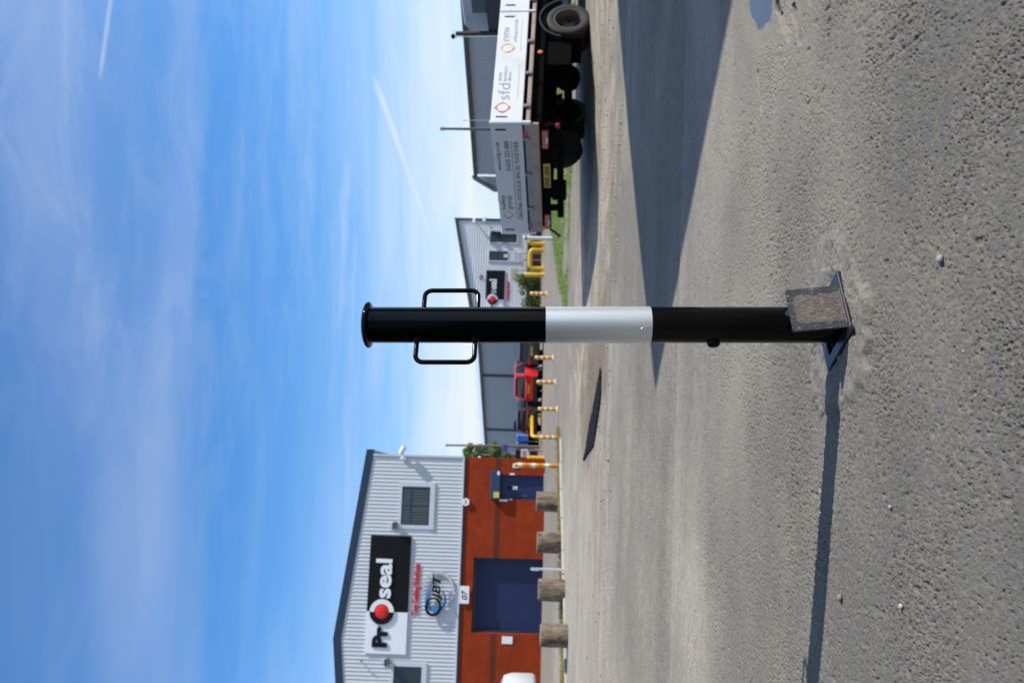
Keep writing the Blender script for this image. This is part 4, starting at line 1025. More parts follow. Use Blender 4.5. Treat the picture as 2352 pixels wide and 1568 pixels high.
def flat_sign(name, label, cat, v0, y0, v1, y1, m, Y, legs=True, stripes=None):
    a, b = P(v0, y0, Y), P(v1, y1, Y); cx_, w_ = (a.x + b.x) / 2, abs(b.x - a.x) / 2; z0, z1 = min(a.z, b.z), max(a.z, b.z)
    gz0 = zl(cx_, Y); o = thing(name, label, cat, (cx_, Y, gz0))
    q = MB(); q.box(-w_, w_, -0.03, 0.0, z0 - gz0, z1 - gz0, None, 0.01); q.build('board', m, o)
    if legs:
        for sx in (-0.7, 0.7): q = MB(); q.cyl((sx * w_, 0.05, -0.1), (sx * w_, 0.05, z1 - gz0 - 0.05), 0.035); q.build('leg', M_GREYM, o)
    if stripes:
        for f in (0.3, 0.5, 0.7): q = MB(); zz_ = (z0 + (z1 - z0) * f) - gz0; q.box(-w_ * 0.75, w_ * 0.75, -0.034, -0.031, zz_ - 0.02, zz_ + 0.02); q.build('printed_line', stripes, o)
    return o
M_PRINT = mat('grey_print', (0.30, 0.30, 0.30), 0.6); M_CREAM = mat('cream_board', (0.66, 0.62, 0.45), 0.5)
flat_sign('notice_board', 'white notice board on legs below the pale unit windows', 'sign', 1202, 600, 1186, 578, M_WHITE, 70, True, M_PRINT)
flat_sign('visitor_sign', 'pale yellow board fixed low beside the far company sign', 'sign', 1189, 647, 1174, 616, M_CREAM, 72, True, mat('ochre_print', (0.45, 0.34, 0.05), 0.6))
o = flat_sign('stepped_sign', 'small white stepped sign in front of the pale unit window', 'sign', 1184, 599, 1167, 578, M_WHITE, 71, True)
q = MB(); wz = 0.9; q.box(-0.12, 0.16, -0.032, 0.0, P(1166.5, 590, 71).z - zl(0, 71), P(1157, 590, 71).z - zl(0, 71)); q.build('board_top', M_WHITE, o)
q = MB(); q.box(-0.3, 0.3, -0.036, -0.033, P(1168, 590, 71).z - zl(0, 71) - 0.09, P(1168, 590, 71).z - zl(0, 71)); q.build('red_stripe', M_RED, o)
for (v, y, lab) in ((1090, 508, 'upper security camera on the corner of the pale unit'), (1113, 505, 'lower security camera on the corner of the pale unit'), (1105, 636, 'lamp bracket over the far company sign')):
    x, z = fb(v, y); o = thing('wall_camera', lab, 'camera' if 'cam' in lab else 'lamp', M=MBm @ Matrix.Translation((x, -0.05, z)))
    q = MB(); q.tube([(0.1, 0.05, 0), (-0.1, -0.35, 0.1), (-0.2, -0.5, 0.0)], 0.06, 8); q.build('arm', M_WHITE if 'cam' in lab else M_GREYM, o); q = MB(); q.box(-0.38, 0.06, -0.75, -0.35, -0.16, 0.1, None, 0.05); q.build('body', M_WHITE if 'cam' in lab else M_GREYM, o)

M_WALLG = mat('grey_sheet_wall', (0.40, 0.415, 0.425), 0.5, var=0.06, scale=0.6); M_PALER = mat('pale_gutter', (0.62, 0.64, 0.66), 0.5)


def warehouse(name, label, pa, pb, ztop_a, ztop_b, joints, back=30, pale=0.5, sag=0.0):
    """shaded long wall from pa (right) to pb (left), set back behind"""
    pa, pb = Vector((pa[0], pa[1], 0)), Vector((pb[0], pb[1], 0)); d = (pb - pa); L = d.length; an = math.atan2(d.y, d.x)
    M = Matrix.Translation((pa.x, pa.y, -0.3)) @ Matrix.Rotation(an, 4, 'Z'); o = thing(name, label, 'building', M=M)
    za, zb_ = ztop_a + 0.3, ztop_b + 0.3      # local +y is to the left of the run; the wall we see is at local y=0
    q = MB(); k = 0.0; pts = []
    while k < L: pts += [(k, 0.0), (k + 0.22, 0.0), (k + 0.25, 0.03), (k + 0.30, 0.03)]; k += 0.33
    pts = [p for p in pts if p[0] <= L] + [(L, 0.0)]
    zt = lambda x: za + (zb_ - za) * x / L
    q.add([p for x, dp in pts for p in ((x, dp, 0), (x, dp, zt(x)))], [(2 * i, 2 * i + 2, 2 * i + 3, 2 * i + 1) for i in range(len(pts) - 1)]); q.build('ribbed_wall', M_WALLG, o, None)
    q = MB(); q.add([(0, -0.05, 0), (L, -0.05, 0), (L, -0.05, zb_), (0, -0.05, za), (0, -back, 0), (L, -back, 0), (L, -back, zb_), (0, -back, za)], [(0, 1, 2, 3), (4, 5, 6, 7), (0, 3, 7, 4), (1, 2, 6, 5), (3, 2, 6, 7)]); q.build('walls', M_WALLG, o)
    q = MB(); q.add([(0, 0.05, za - 0.30), (L, 0.05, zb_ - 0.30), (L, 0.05, zb_), (0, 0.05, za), (0, 0.30, za - 0.30), (L, 0.30, zb_ - 0.30), (L, 0.30, zb_), (0, 0.30, za)], [(0, 1, 2, 3), (4, 5, 6, 7), (0, 1, 5, 4), (3, 2, 6, 7), (0, 3, 7, 4), (1, 2, 6, 5)]); q.build('gutter', M_DTRIM, o)
    if pale:
        q = MB(); q.add([(0, 0.10, za + 0.01), (L, 0.10, zb_ + 0.01), (L, -4, zb_ + pale), (0, -4, za + pale), (L, -4.2, zb_ - 0.2), (0, -4.2, za - 0.2)], [(0, 1, 2, 3), (3, 2, 4, 5)]); q.build('roof_edge', M_PALER, o)
    for j in joints:
        q = MB(); q.box(j - 0.16, j + 0.16, 0.035, 0.15, 0, zt(j) - 0.31); q.build('downpipe', M_DTRIM, o)
    return o, M, L


# long grey warehouse behind the cars
pa = P(1230, 742, 76); dirC = Vector((-0.547, 0.837, 0)); pC = Vector((pa.x, pa.y, 0))
def on_run(p, d, y):          # distance along a plan line where picture row y meets it
    r = ray(1200, y); den = r.x * d.y - r.y * d.x; t_ = (p.x * d.y - p.y * d.x) / den; hit = Vector((r.x * t_, r.y * t_, 0)); return (hit - Vector((p.x, p.y, 0))).dot(d), hit
sE, hE = on_run(pC, dirC, 1120)
def run_top(p, d, y, v): s_, h_ = on_run(p, d, y); return s_, P(v, y, h_.y).z
s1_, z1_ = run_top(pC, dirC, 800, 1098); s2_, z2_ = run_top(pC, dirC, 1015, 1113)
sl_ = (z2_ - z1_) / (s2_ - s1_)
warehouse('warehouse', 'long shaded grey warehouse wall behind the parked cars', pC, hE, z1_ - sl_ * s1_, z1_ + sl_ * (sE - s1_), [on_run(pC, dirC, 863)[0], on_run(pC, dirC, 987)[0]], 4.5, 0.9)
# warehouse behind the truck
pd_ = P(1230, -90, 50); dirD = Vector((-0.52, 0.854, 0)).normalized(); pD = Vector((pd_.x, pd_.y, 0))
sE, hE = on_run(pD, dirD, 402)
s1_, z1_ = run_top(pD, dirD, 10, 1059); s2_, z2_ = run_top(pD, dirD, 398, 1088)
sl_ = (z2_ - z1_) / (s2_ - s1_)
wd, MD, LD = warehouse('warehouse', 'grey warehouse wall with dark roof edge rising behind the flatbed truck', pD, hE, z1_ - sl_ * s1_, z1_ + sl_ * (sE - s1_), [], 22, 0.0)
# striped lean-to at its left end
pl0 = P(1090, 404, hE.y + 0.4); pl1 = P(1140, 436, hE.y + 1.0); q = MB()
ltM = MD.inverted()
for k in range(7):
    f0, f1 = k / 7, (k + 0.62) / 7
    x0_, x1_ = pl0.x + (pl1.x - pl0.x) * f0, pl0.x + (pl1.x - pl0.x) * f1; z0_, z1q = pl0.z + (pl1.z - pl0.z) * f0, pl0.z + (pl1.z - pl0.z) * f1
    q = MB(); Yq = hE.y + 0.5; q.add([ltM @ Vector(p) for p in ((x0_, Yq, -0.3), (x1_, Yq, -0.3), (x1_, Yq, z1q), (x0_, Yq, z0_), (x0_, Yq + .3, -0.3), (x1_, Yq + .3, -0.3), (x1_, Yq + .3, z1q), (x0_, Yq + .3, z0_))], [(0, 1, 2, 3), (4, 5, 6, 7), (0, 4, 7, 3), (1, 5, 6, 2), (3, 2, 6, 7)])
    q.build('lean_to_rib', M_PALER, wd)
q = MB(); q.add([ltM @ Vector(p) for p in ((pl0.x, hE.y + 0.9, -0.3), (pl1.x, hE.y + 0.9, -0.3), (pl1.x, hE.y + 0.9, pl1.z - 0.05), (pl0.x, hE.y + 0.9, pl0.z - 0.05), (pl0.x, hE.y + 2, -0.3), (pl1.x, hE.y + 2, -0.3), (pl1.x, hE.y + 2, pl1.z - 0.05), (pl0.x, hE.y + 2, pl0.z - 0.05))], [(0, 1, 2, 3), (4, 5, 6, 7), (0, 4, 7, 3), (1, 5, 6, 2), (3, 2, 6, 7)]); q.build('lean_to', mat('lean_to_blue', (0.10, 0.17, 0.30), 0.5), wd)
q = MB(); q.add([ltM @ Vector(p) for p in ((pl0.x, hE.y + 0.3, pl0.z), (pl1.x, hE.y + 0.3, pl1.z), (pl1.x, hE.y + 0.3, pl1.z + 0.22), (pl0.x, hE.y + 0.3, pl0.z + 0.22), (pl0.x, hE.y + 2, pl0.z), (pl1.x, hE.y + 2, pl1.z), (pl1.x, hE.y + 2, pl1.z + 0.22), (pl0.x, hE.y + 2, pl0.z + 0.22))], [(0, 1, 2, 3), (4, 5, 6, 7), (0, 4, 5, 1), (3, 2, 6, 7), (0, 3, 7, 4), (1, 2, 6, 5)]); q.build('lean_to_edge', M_DTRIM, wd)

# ------------------------------------------------------------------ wheels and vehicles
M_TYRE = mat('tyre_rubber', (0.022, 0.021, 0.020), 0.75, var=0.3, scale=10); M_RIM = mat('dusty_steel_rim', (0.13, 0.105, 0.09), 0.45, metal=0.5, var=0.3); M_ALLOY = mat('alloy_rim', (0.6, 0.6, 0.6), 0.3, metal=0.8); M_UNDER = mat('underbody_black', (0.006, 0.006, 0.006), 0.8, spec=0.1)


def wheel(parent, loc, R_, W_, rimfrac=0.62, side=-1, rim=None, dish=0.5):
    """axle along local y; side=-1 shows its face towards -y"""
    M = Matrix.Translation(loc) @ Matrix.Rotation(math.pi / 2 * (1 if side < 0 else -1), 4, 'X')
    r0 = R_ * rimfrac
    q = MB(); q.lathe([(r0, -W_ / 2), (R_ * 0.93, -W_ / 2), (R_, -W_ * 0.36), (R_, W_ * 0.36), (R_ * 0.985, W_ * 0.42), (R_ * 0.93, W_ / 2), (R_ * 0.78, W_ * 0.52), (r0, W_ * 0.46)], 36, M, close=True); wq = q.build('wheel', M_TYRE, parent, 50)
    q = MB(); q.lathe([(r0 * 1.02, W_ * 0.47), (r0 * 0.95, W_ * 0.48), (r0 * 0.90, W_ * 0.40), (r0 * 0.86, W_ * (0.5 - dish)), (r0 * 0.45, W_ * (0.5 - dish) - 0.01), (r0 * 0.42, W_ * (0.58 - dish)), (r0 * 0.2, W_ * (0.60 - dish)), (0.001, W_ * (0.60 - dish))], 30, M, cap0=False); q.build('rim', rim or M_RIM, wq, 40)
    for k in range(6):
        q = MB(); a = k * math.pi / 3; q.cyl(M @ Vector((r0 * 0.62 * math.cos(a), r0 * 0.62 * math.sin(a), W_ * (0.5 - dish) - 0.02)), M @ Vector((r0 * 0.62 * math.cos(a), r0 * 0.62 * math.sin(a), W_ * (0.5 - dish) + 0.004)), r0 * 0.13, None, 8); q.build('rim_hole', M_UNDER, wq)
    return wq


def rrect(w_, z0, z1, r, x, n=5, taper=0.0):
    pts = []
    for cxs, czs, a0 in ((1, 1, 0), (-1, 1, 90), (-1, -1, 180), (1, -1, 270)):
        wq = w_ - (taper if czs > 0 else 0)
        for k in range(n + 1):
            a = math.radians(a0 + 90 * k / n); rr = r if czs > 0 else r * 0.5
            pts.append((x, cxs * (wq / 2 - rr) + rr * math.cos(a), (z1 - rr if czs > 0 else z0 + rr) + rr * math.sin(a)))
    return pts


def glasspanel(parent, pts, m=None, name='window', t=0.008):
    pts = [Vector(p) for p in pts]; nrm = (pts[1] - pts[0]).cross(pts[2] - pts[0]).normalized() * t
    q = MB(); n = len(pts); q.add(pts + [p + nrm for p in pts], [tuple(range(n))[::-1], tuple(range(n, 2 * n))] + [(i, (i + 1) % n, n + (i + 1) % n, n + i) for i in range(n)]); return q.build(name, m or M_GLASS, parent)


def car(label, loc, heading, col, colname, L=4.2, W=1.78, Hc=1.50, belt=0.93, suv=0.0, group='cars parked beyond the posts'):
    """x forward; rear at x=-L/2"""
    o = thing('parked_car', label, 'car', loc, heading, group); pm_ = mat('car_paint_' + colname, col, 0.25, var=0.05, coat=0.8)
    cl_ = 0.22 + suv; b = belt + suv
    secs = [(-L / 2, W * 0.84, cl_ + 0.14, b - 0.10, 0.10), (-L / 2 + 0.05, W * 0.93, cl_ + 0.05, b - 0.03, 0.10), (-L / 2 + 0.30, W, cl_, b, 0.09), (-L * 0.15, W, cl_, b, 0.08), (L * 0.18, W, cl_, b - 0.02, 0.09), (L * 0.34, W * 0.98, cl_, b - 0.10, 0.11), (L / 2 - 0.12, W * 0.92, cl_ + 0.03, b - 0.22, 0.13), (L / 2, W * 0.78, cl_ + 0.10, b - 0.36, 0.10)]
    q = MB(); q.loft([rrect(w_, z0, z1, r, x) for x, w_, z0, z1, r in secs]); q.build('body', pm_, o, 40)
    ht = Hc + suv
    gs = [(-L / 2 + 0.10, W * 0.86, b - 0.04, b + 0.02, 0.02, 0), (-L / 2 + 0.34, W * 0.88, b - 0.04, ht - 0.06, 0.08, 0.20), (-L * 0.22, W * 0.90, b - 0.04, ht - 0.01, 0.08, 0.24), (L * 0.03, W * 0.90, b - 0.05, ht - 0.02, 0.08, 0.24), (L * 0.14, W * 0.90, b - 0.05, ht - 0.16, 0.08, 0.20), (L * 0.30, W * 0.86, b - 0.10, b - 0.04, 0.02, 0)]
    q = MB(); q.loft([rrect(w_, z0, z1, r, x, 5, tp) for x, w_, z0, z1, r, tp in gs]); q.build('greenhouse', M_GLASS, o, 30)
    q = MB(); rs = [(-L / 2 + 0.20, W * 0.66, ht - 0.13, ht - 0.05, 0.03), (-L / 2 + 0.34, W * 0.74, ht - 0.15, ht - 0.01, 0.05), (-L * 0.22, W * 0.76, ht - 0.13, ht + 0.015, 0.05), (L * 0.03, W * 0.75, ht - 0.13, ht + 0.005, 0.05), (L * 0.10, W * 0.70, ht - 0.17, ht - 0.08, 0.03)]
    q.loft([rrect(w_, z0, z1, r, x) for x, w_, z0, z1, r in rs]); q.build('roof', pm_, o, 40)
    for sy in (-1, 1):
        for xa, za, xb, zb_, wd in ((-L / 2 + 0.16, b - 0.02, -L / 2 + 0.36, ht - 0.06, 0.11), (-L * 0.08, b - 0.02, -L * 0.09, ht - 0.04, 0.05), (L * 0.285, b - 0.06, L * 0.06, ht - 0.07, 0.035)):
            ya, yb = sy * W * 0.435, sy * W * 0.355; q = MB(); q.tube([(xa, ya, za), ((xa + xb) / 2, sy * W * 0.415, (za + zb_) / 2), (xb, yb, zb_)], wd, 6); q.build('pillar', pm_, o)
        q = MB(); q.box(L * 0.17, L * 0.23, sy * W * 0.5, sy * (W * 0.5 + 0.16), b - 0.02, b + 0.11, None, 0.02); q.build('mirror', pm_, o)
        lz = b - 0.15; q = MB(); q.box(-L / 2 - 0.005, -L / 2 + 0.16, sy * W * 0.28, sy * W * 0.468, lz - 0.08, lz + 0.09, None, 0.03); q.build('tail_light', mat('tail_light_red', (0.30, 0.01, 0.008), 0.2, coat=0.6), o)
        q = MB(); q.box(L / 2 - 0.16, L / 2 - 0.02, sy * W * 0.26, sy * W * 0.42, b - 0.42, b - 0.30, None, 0.02); q.build('headlight', mat('headlight_clear', (0.6, 0.62, 0.64), 0.12), o)
        for xw in (-L * 0.29, L * 0.31):
            wheel(o, (xw, sy * (W / 2 - 0.075), 0.31), 0.31, 0.21, 0.66, -1 if sy < 0 else 1, M_ALLOY, 0.35)
            q = MB(); q.lathe([(0.355, W / 2 - 0.20), (0.355, W / 2 + 0.003)], 26, Matrix.Translation((xw, 0, 0.33)) @ Matrix.Rotation(math.pi / 2 * (1 if sy < 0 else -1), 4, 'X')); q.build('wheel_arch', M_UNDER, o)
    q = MB(); q.box(-L / 2 - 0.02, -L / 2 + 0.30, -W * 0.45, W * 0.45, cl_ + 0.02, cl_ + 0.27 + suv * 0.6, None, 0.04); q.build('rear_bumper', mat('bumper_grey_' + colname, tuple(x * (0.5 if colname != 'red' else 0) + 0.015 for x in col), 0.5), o)
    q = MB(); q.box(-L / 2 - 0.028, -L / 2 - 0.012, -0.27, 0.27, b - 0.30, b - 0.17); q.build('number_plate', mat('yellow_plate', (0.50, 0.36, 0.03), 0.5), o)
    glasspanel(o, [(-L / 2 + 0.135, -W * 0.36, b + 0.03), (-L / 2 + 0.135, W * 0.36, b + 0.03), (-L / 2 + 0.325, W * 0.29, ht - 0.10), (-L / 2 + 0.325, -W * 0.29, ht - 0.10)], None, 'rear_window')
    return o


def spot(v, y, Y): p = P(v, y, Y); return (p.x, p.y, zl(p.x, p.y))
car('bright red hatchback parked between two dark cars', spot(1240, 858, 50.5), math.radians(66), (0.60, 0.008, 0.018), 'red', 4.1, 1.80, 1.62, 1.0, 0.06)
car('black car parked close behind the bollard tube, right of the red hatchback', spot(1240, 792, 51), math.radians(80), (0.012, 0.013, 0.017), 'black', 4.4, 1.80, 1.46)
car('dark grey car parked left of the red hatchback', spot(1240, 936, 51), math.radians(70), (0.020, 0.022, 0.027), 'charcoal', 4.3, 1.78, 1.48)

# white van at the left frame edge
vx = P(1243, 1566, 31); vM = Matrix.Translation((vx.x, vx.y, zl(vx.x, vx.y))) @ Matrix.Rotation(math.radians(178), 4, 'Z') 
van = thing('parked_van', 'white van with red lettering parked against the brick wall at the left edge', 'van', M=vM)
M_VAN = mat('van_white', (0.60, 0.61, 0.62), 0.3, var=0.03, coat=0.5)
q = MB(); secs = [(0.02, 1.60, 0.35, 1.30, 0.18), (0.10, 1.72, 0.28, 1.50, 0.22), (0.35, 1.80, 0.25, 1.60, 0.24), (1.0, 1.84, 0.25, 1.62, 0.2), (3.4, 1.84, 0.25, 1.62, 0.2), (3.9, 1.80, 0.27, 1.2, 0.16), (4.4, 1.6, 0.32, 1.0, 0.14)]
q.loft([rrect(w_, z0, z1, r, x) for x, w_, z0, z1, r in secs]); q.build('body', M_VAN, van, 45)
for xw in (0.75, 3.6):
    for sy in (-1, 1): wheel(van, (xw, sy * 0.83, 0.30), 0.30, 0.20, 0.62, -1 if sy < 0 else 1, M_ALLOY, 0.35)
for sy in (-1, 1): q = MB(); q.box(0.03, 0.14, sy * 0.70, sy * 0.855, 0.62, 1.12, None, 0.02); q.build('tail_light', mat('tail_light_red', (0.30, 0.01, 0.008), 0.2), van)
Rv = Matrix.Rotation(math.pi, 4, 'Z')
text('lettering', 'ooo', mat('van_red_print', (0.60, 0.05, 0.02), 0.4), van, (-0.52, -0.22, 0.98, 1.09), -0.912, 0.003, 0.03, 0, Rv)
text('lettering', '///', mat('van_red_print', (0.60, 0.05, 0.02), 0.4), van, (-0.20, -0.10, 0.93, 1.10), -0.905, 0.003, 0.03, 0, Rv)
q = MB(); q.box(0.16, 0.45, 0.905, 0.912, 0.72, 0.79); q.build('yellow_flash', mat('van_yellow_print', (0.65, 0.40, 0.03), 0.4), van)

# ------------------------------------------------------------------ dropside truck
HD = math.radians(30)
c0 = P(1216, 282, 11.4); tM = Matrix.Translation((c0.x, c0.y, c0.z)) @ Matrix.Rotation(HD, 4, 'Z')
roll_ = math.radians(-2.9); pit = math.radians(1.1)
tM = tM @ Matrix.Rotation(pit, 4, 'Y') @ Matrix.Rotation(-roll_ * -1, 4, 'X')
# local frame: x forward, y to the truck's left, origin at the right rear lower corner of the bed rail
truck = thing('dropside_truck', 'dropside truck with white lettered side board and grey tailboard on dark chassis', 'truck', M=tM)
def ts(v, y): p = LP(tM, v, y, 1, 0.0); return p.x, p.z
def tr(v, y): p = LP(tM, v, y, 0, 0.0); return -p.y, p.z           # rear face: reading direction is -y
WT = -tr(1180, 534)[0]
M_TW = mat('truck_white_board', (0.74, 0.745, 0.74), 0.4, var=0.04, scale=2, dirt=(0.45, 0.42, 0.38), dirt_amt=0.25); M_TG = mat('tailboard_alloy', (0.55, 0.55, 0.56), 0.4, metal=0.1, var=0.05, scale=1.5)
M_RAIL = mat('dusty_bed_rail', (0.36, 0.27, 0.225), 0.6, var=0.2, dirt=(0.16, 0.10, 0.07), dirt_amt=0.5); M_CHAS = mat('chassis_black', (0.005, 0.005, 0.005), 0.85, var=0.3, spec=0.02)
zb_ = ts(1200, 270)[1]; ztp = ts(1126.5, 276)[1]; x_split = ts(1180, 27)[0]; LB = 4.85
zr1 = ts(1202, 270)[1] - 0.02
HB = ztp - zb_
q = MB(); q.box(0.03, x_split - 0.02, -0.012, 0.02, zb_, ztp, None, 0.006); sb1 = q.build('side_board', M_TW, truck)
q = MB(); q.box(x_split + 0.02, LB, -0.012, 0.02, zb_, ztp, None, 0.006); sb2 = q.build('side_board', M_TW, truck)
q = MB(); q.box(0.03, LB, WT - 0.02, WT + 0.012, zb_, ztp, None, 0.006); q.build('side_board', M_TW, truck)
q = MB(); q.box(-0.022, 0.012, 0.03, WT - 0.03, zb_, ztp, None, 0.006); tb_ = q.build('tailboard', M_TG, truck)
for x, y in ((0.0, 0.0), (0.0, WT)): q = MB(); q.box(x - 0.016, x + 0.028, y - 0.02, y + 0.028, -0.02, ztp + 0.012, None, 0.006); q.build('corner_post', M_TW, truck)
q = MB(); q.box(x_split - 0.018, x_split + 0.018, -0.022, 0.02, 0.0, ztp, None, 0.005); q.build('side_post', M_TW, truck)
q = MB(); q.box(-0.012, LB, 0.025, WT - 0.025, zr1 - 0.06, zr1 + 0.005); q.build('bed_floor', M_GREYM, truck)
q = MB(); q.box(0.03, LB, 0.022, 0.06, zr1 - 0.03, zb_ + 0.03); q.box(0.014, 0.03, 0.03, WT - 0.03, zr1 - 0.03, zb_ + 0.03); q.build('hinge_gap', M_CHAS, truck)
q = MB(); q.box(0.03, LB, -0.004, 0.06, -0.01, zr1 - 0.02, None, 0.008); q.build('side_rail', M_RAIL, truck)
q = MB(); q.box(-0.010, 0.045, 0.03, WT - 0.03, -0.13, zr1 - 0.02, None, 0.008); rr_ = q.build('rear_rail', M_RAIL, truck)
for f in (0.12, 0.42, 0.74): q = MB(); q.box(-0.035, -0.011, WT * f - 0.03, WT * f + 0.03, zr1 - 0.07, zr1 + 0.03, None, 0.006); q.build('hinge', M_GREYM, tb_)
for x in (0.30, 0.95, 1.62, 2.55): q = MB(); q.box(x - 0.03, x + 0.03, -0.04, -0.005, zr1 - 0.08, zr1 + 0.02, None, 0.01); q.build('hinge', M_GREYM, sb1 if x < x_split else sb2)
q = MB(); q.box(0.09, 0.11, -0.016, -0.0125, ztp - HB * 0.52, ztp - HB * 0.16, None); q.build('latch_slot', M_CHAS, sb1)
for x in (x_split - 0.13, x_split + 0.13): q = MB(); q.box(x - 0.012, x + 0.012, -0.016, -0.0125, ztp - HB * 0.52, ztp - HB * 0.18); q.build('latch_slot', M_CHAS, sb1 if x < x_split else sb2)
for y in (0.11, WT - 0.11): q = MB(); q.box(-0.028, -0.0225, y - 0.012, y + 0.012, ztp - HB * 0.48, ztp - HB * 0.14); q.build('latch_slot', M_CHAS, tb_)
for y in (0.20, WT - 0.20): q = MB(); q.box(-0.016, -0.0105, y - 0.06, y + 0.06, 0.03, 0.09); q.build('reflector', mat('red_reflector', (0.30, 0.01, 0.01), 0.25), rr_)
# lettering on the side
M_TGREY = mat('grey_lettering', (0.24, 0.26, 0.28), 0.5); M_TLIGHT = mat('pale_lettering', (0.50, 0.51, 0.52), 0.5)
C_RED, C_ORG, C_YEL, C_BLU, C_GRN = (mat('logo_' + n_, c_, 0.4) for n_, c_ in (('red', (0.62, 0.05, 0.02)), ('orange', (0.75, 0.24, 0.01)), ('yellow', (0.72, 0.52, 0.02)), ('blue', (0.03, 0.15, 0.45)), ('green', (0.10, 0.35, 0.12))))
def tb(vl, yl, vr, yr, fn): a, b = fn(vl, yl), fn(vr, yr); return (a[0], b[0], a[1], b[1])


def diamond(cx_, cz_, sx, sz, mats, parent, y, Mrot=None):
    out = [(1, 0), (0.36, 0.62), (0, 0.98), (-0.55, 0.60), (-1, 0), (-0.36, -0.62), (0, -0.98), (0.55, -0.60)]
    # outer lozenge with rounded inner opening, in four coloured quarters
    for k in range(4):
        q = MB(); rings = []
        for i in range(9):
            f = (k * 2 + i / 4) / 8 * 2 * math.pi; ca, sa = math.cos(f), math.sin(f)
            ro_ = 1.0 / (abs(ca) ** 1.25 + abs(sa) ** 1.25) ** (1 / 1.25); ri_ = 0.72 / (abs(ca) ** 1.9 + abs(sa) ** 1.9) ** (1 / 1.9); ri_ = min(ri_, ro_ * 0.88)
            A_, B_ = (cx_ + sx * ro_ * ca, cz_ + sz * ro_ * sa), (cx_ + sx * ri_ * ca, cz_ + sz * ri_ * sa)
            r4 = [(A_[0], y - 0.003, A_[1]), (B_[0], y - 0.003, B_[1]), (B_[0], y, B_[1]), (A_[0], y, A_[1])]
            rings.append([Mrot @ Vector(p) for p in r4] if Mrot is not None else r4)
        q.loft(rings); q.build('logo_quarter', mats[k], parent)


ys = -0.0125
def srow(t, vb, yl, yr, h, m, bold): x0_, z0_ = ts(vb, yl); text('lettering', t, m, sb1, (x0_, ts(vb, yr)[0], z0_, ts(vb - h, yl)[1]), ys, 0.003, bold)
def spanx(v, y, hw): return (ts(v, y - hw)[0] - ts(v, y + hw)[0]) / 2
def spanz(v, y, hh): return (ts(v - hh, y)[1] - ts(v + hh, y)[1]) / 2
diamond(*ts(1154.2, 248.6), spanx(1154, 248.6, 12.7), spanz(1154, 248.6, 18.5), (C_ORG, C_RED, C_RED, C_ORG), sb1, ys)
diamond(*ts(1165.9, 112.4), spanx(1166, 112.4, 11.5), spanz(1166, 112.4, 17.5), (C_YEL, C_YEL, C_ORG, C_YEL), sb1, ys)
srow('sfd', 1169.5, 230.7, 193.8, 27, M_TGREY, -0.018); srow('street', 1151.6, 187.6, 167, 8, M_TLIGHT, 0.0); srow('furniture', 1163, 188.6, 153.8, 8.5, M_TLIGHT, 0.0); srow('direct', 1173.5, 188, 167, 8.5, M_TLIGHT, 0.0)
srow('rmv', 1169, 95.4, 63.6, 12, M_TGREY, -0.015); srow('playgrounds', 1189, 96.4, 46, 11, M_TLIGHT, 0.0)
for (v, ya, yb) in ((1188, 232, 150), (1195, 120, 45)):
    p, r_ = ts(v, ya), ts(v + (ya - yb) * 0.058, yb); q = MB(); q.box(p[0], r_[0], ys - 0.002, ys, p[1] - 0.003, p[1] + 0.003); q.build('printed_line', M_TLIGHT, sb1)
# lettering on the tailboard, read from behind
Rr = Matrix.Rotation(-math.pi / 2, 4, 'Z'); M_TDK = mat('dark_lettering', (0.13, 0.135, 0.15), 0.5); yr_ = -0.0225
def trow(t, vb, yl, yr, h, bold=0.006): x0_, z0_ = tr(vb, yl); text('lettering', t, M_TDK, tb_, (x0_, tr(vb, yr)[0], z0_, tr(vb - h, yl)[1]), yr_, 0.003, bold, 0, Rr)
trow('bailey', 1165, 479, 446, 12); trow('group', 1179.5, 478, 447, 10); trow('www.bsfg.co.uk', 1155, 389, 323, 11.5); trow('01625 322 888', 1174, 390, 322, 11); trow('CREATING OUTDOOR SPACES TOGETHER', 1202.5, 501.8, 322.4, 9.5)
xa_, za_ = tr(1188.5, 501); xb_, _ = tr(1176, 323); q = MB(); q.box(-0.0255, -0.0235, -xb_, -xa_, za_ - 0.005, za_ + 0.005); q.build('printed_line', M_TDK, tb_)
cxl, czl = tr(1168, 490.8); diamond(cxl, czl, (tr(1168, 481.8)[0] - tr(1168, 499.8)[0]) / 2, (tr(1156, 490.8)[1] - tr(1180, 490.8)[1]) / 2, (C_YEL, C_BLU, C_BLU, C_ORG), tb_, yr_, Rr)
# chassis
zg = -(tM.translation.z) - 0.11                     # ground level in the truck's frame
q = MB()
for y in (0.75, WT - 0.75): q.box(0.15, LB + 1.5, y - 0.05, y + 0.05, -0.30, -0.07)
q.build('chassis_rail', M_CHAS, truck)
q = MB()
for x in np.arange(0.3, LB, 0.55): q.box(x - 0.04, x + 0.04, 0.05, WT - 0.05, -0.07, zr1 - 0.062)
q.build('cross_bearer', M_CHAS, truck)
q = MB(); q.box(0.07, LB, 0.065, 0.12, -0.16, zr1 - 0.07); q.box(0.07, LB, WT - 0.12, WT - 0.065, -0.16, zr1 - 0.07); q.box(0.05, 0.10, 0.13, WT - 0.13, -0.20, zr1 - 0.07); q.build('side_skirt', M_CHAS, truck)
RW = 0.335; xw_ = LP(tM, 1300, 50, 1, 0.12).x; zw = zg + RW
for y, sd in ((0.16, -1), (0.40, -1), (WT - 0.40, 1), (WT - 0.16, 1)): wheel(truck, (xw_, y, zw), RW, 0.21, 0.66, sd, None if y < 0.3 else M_UNDER, 0.85)
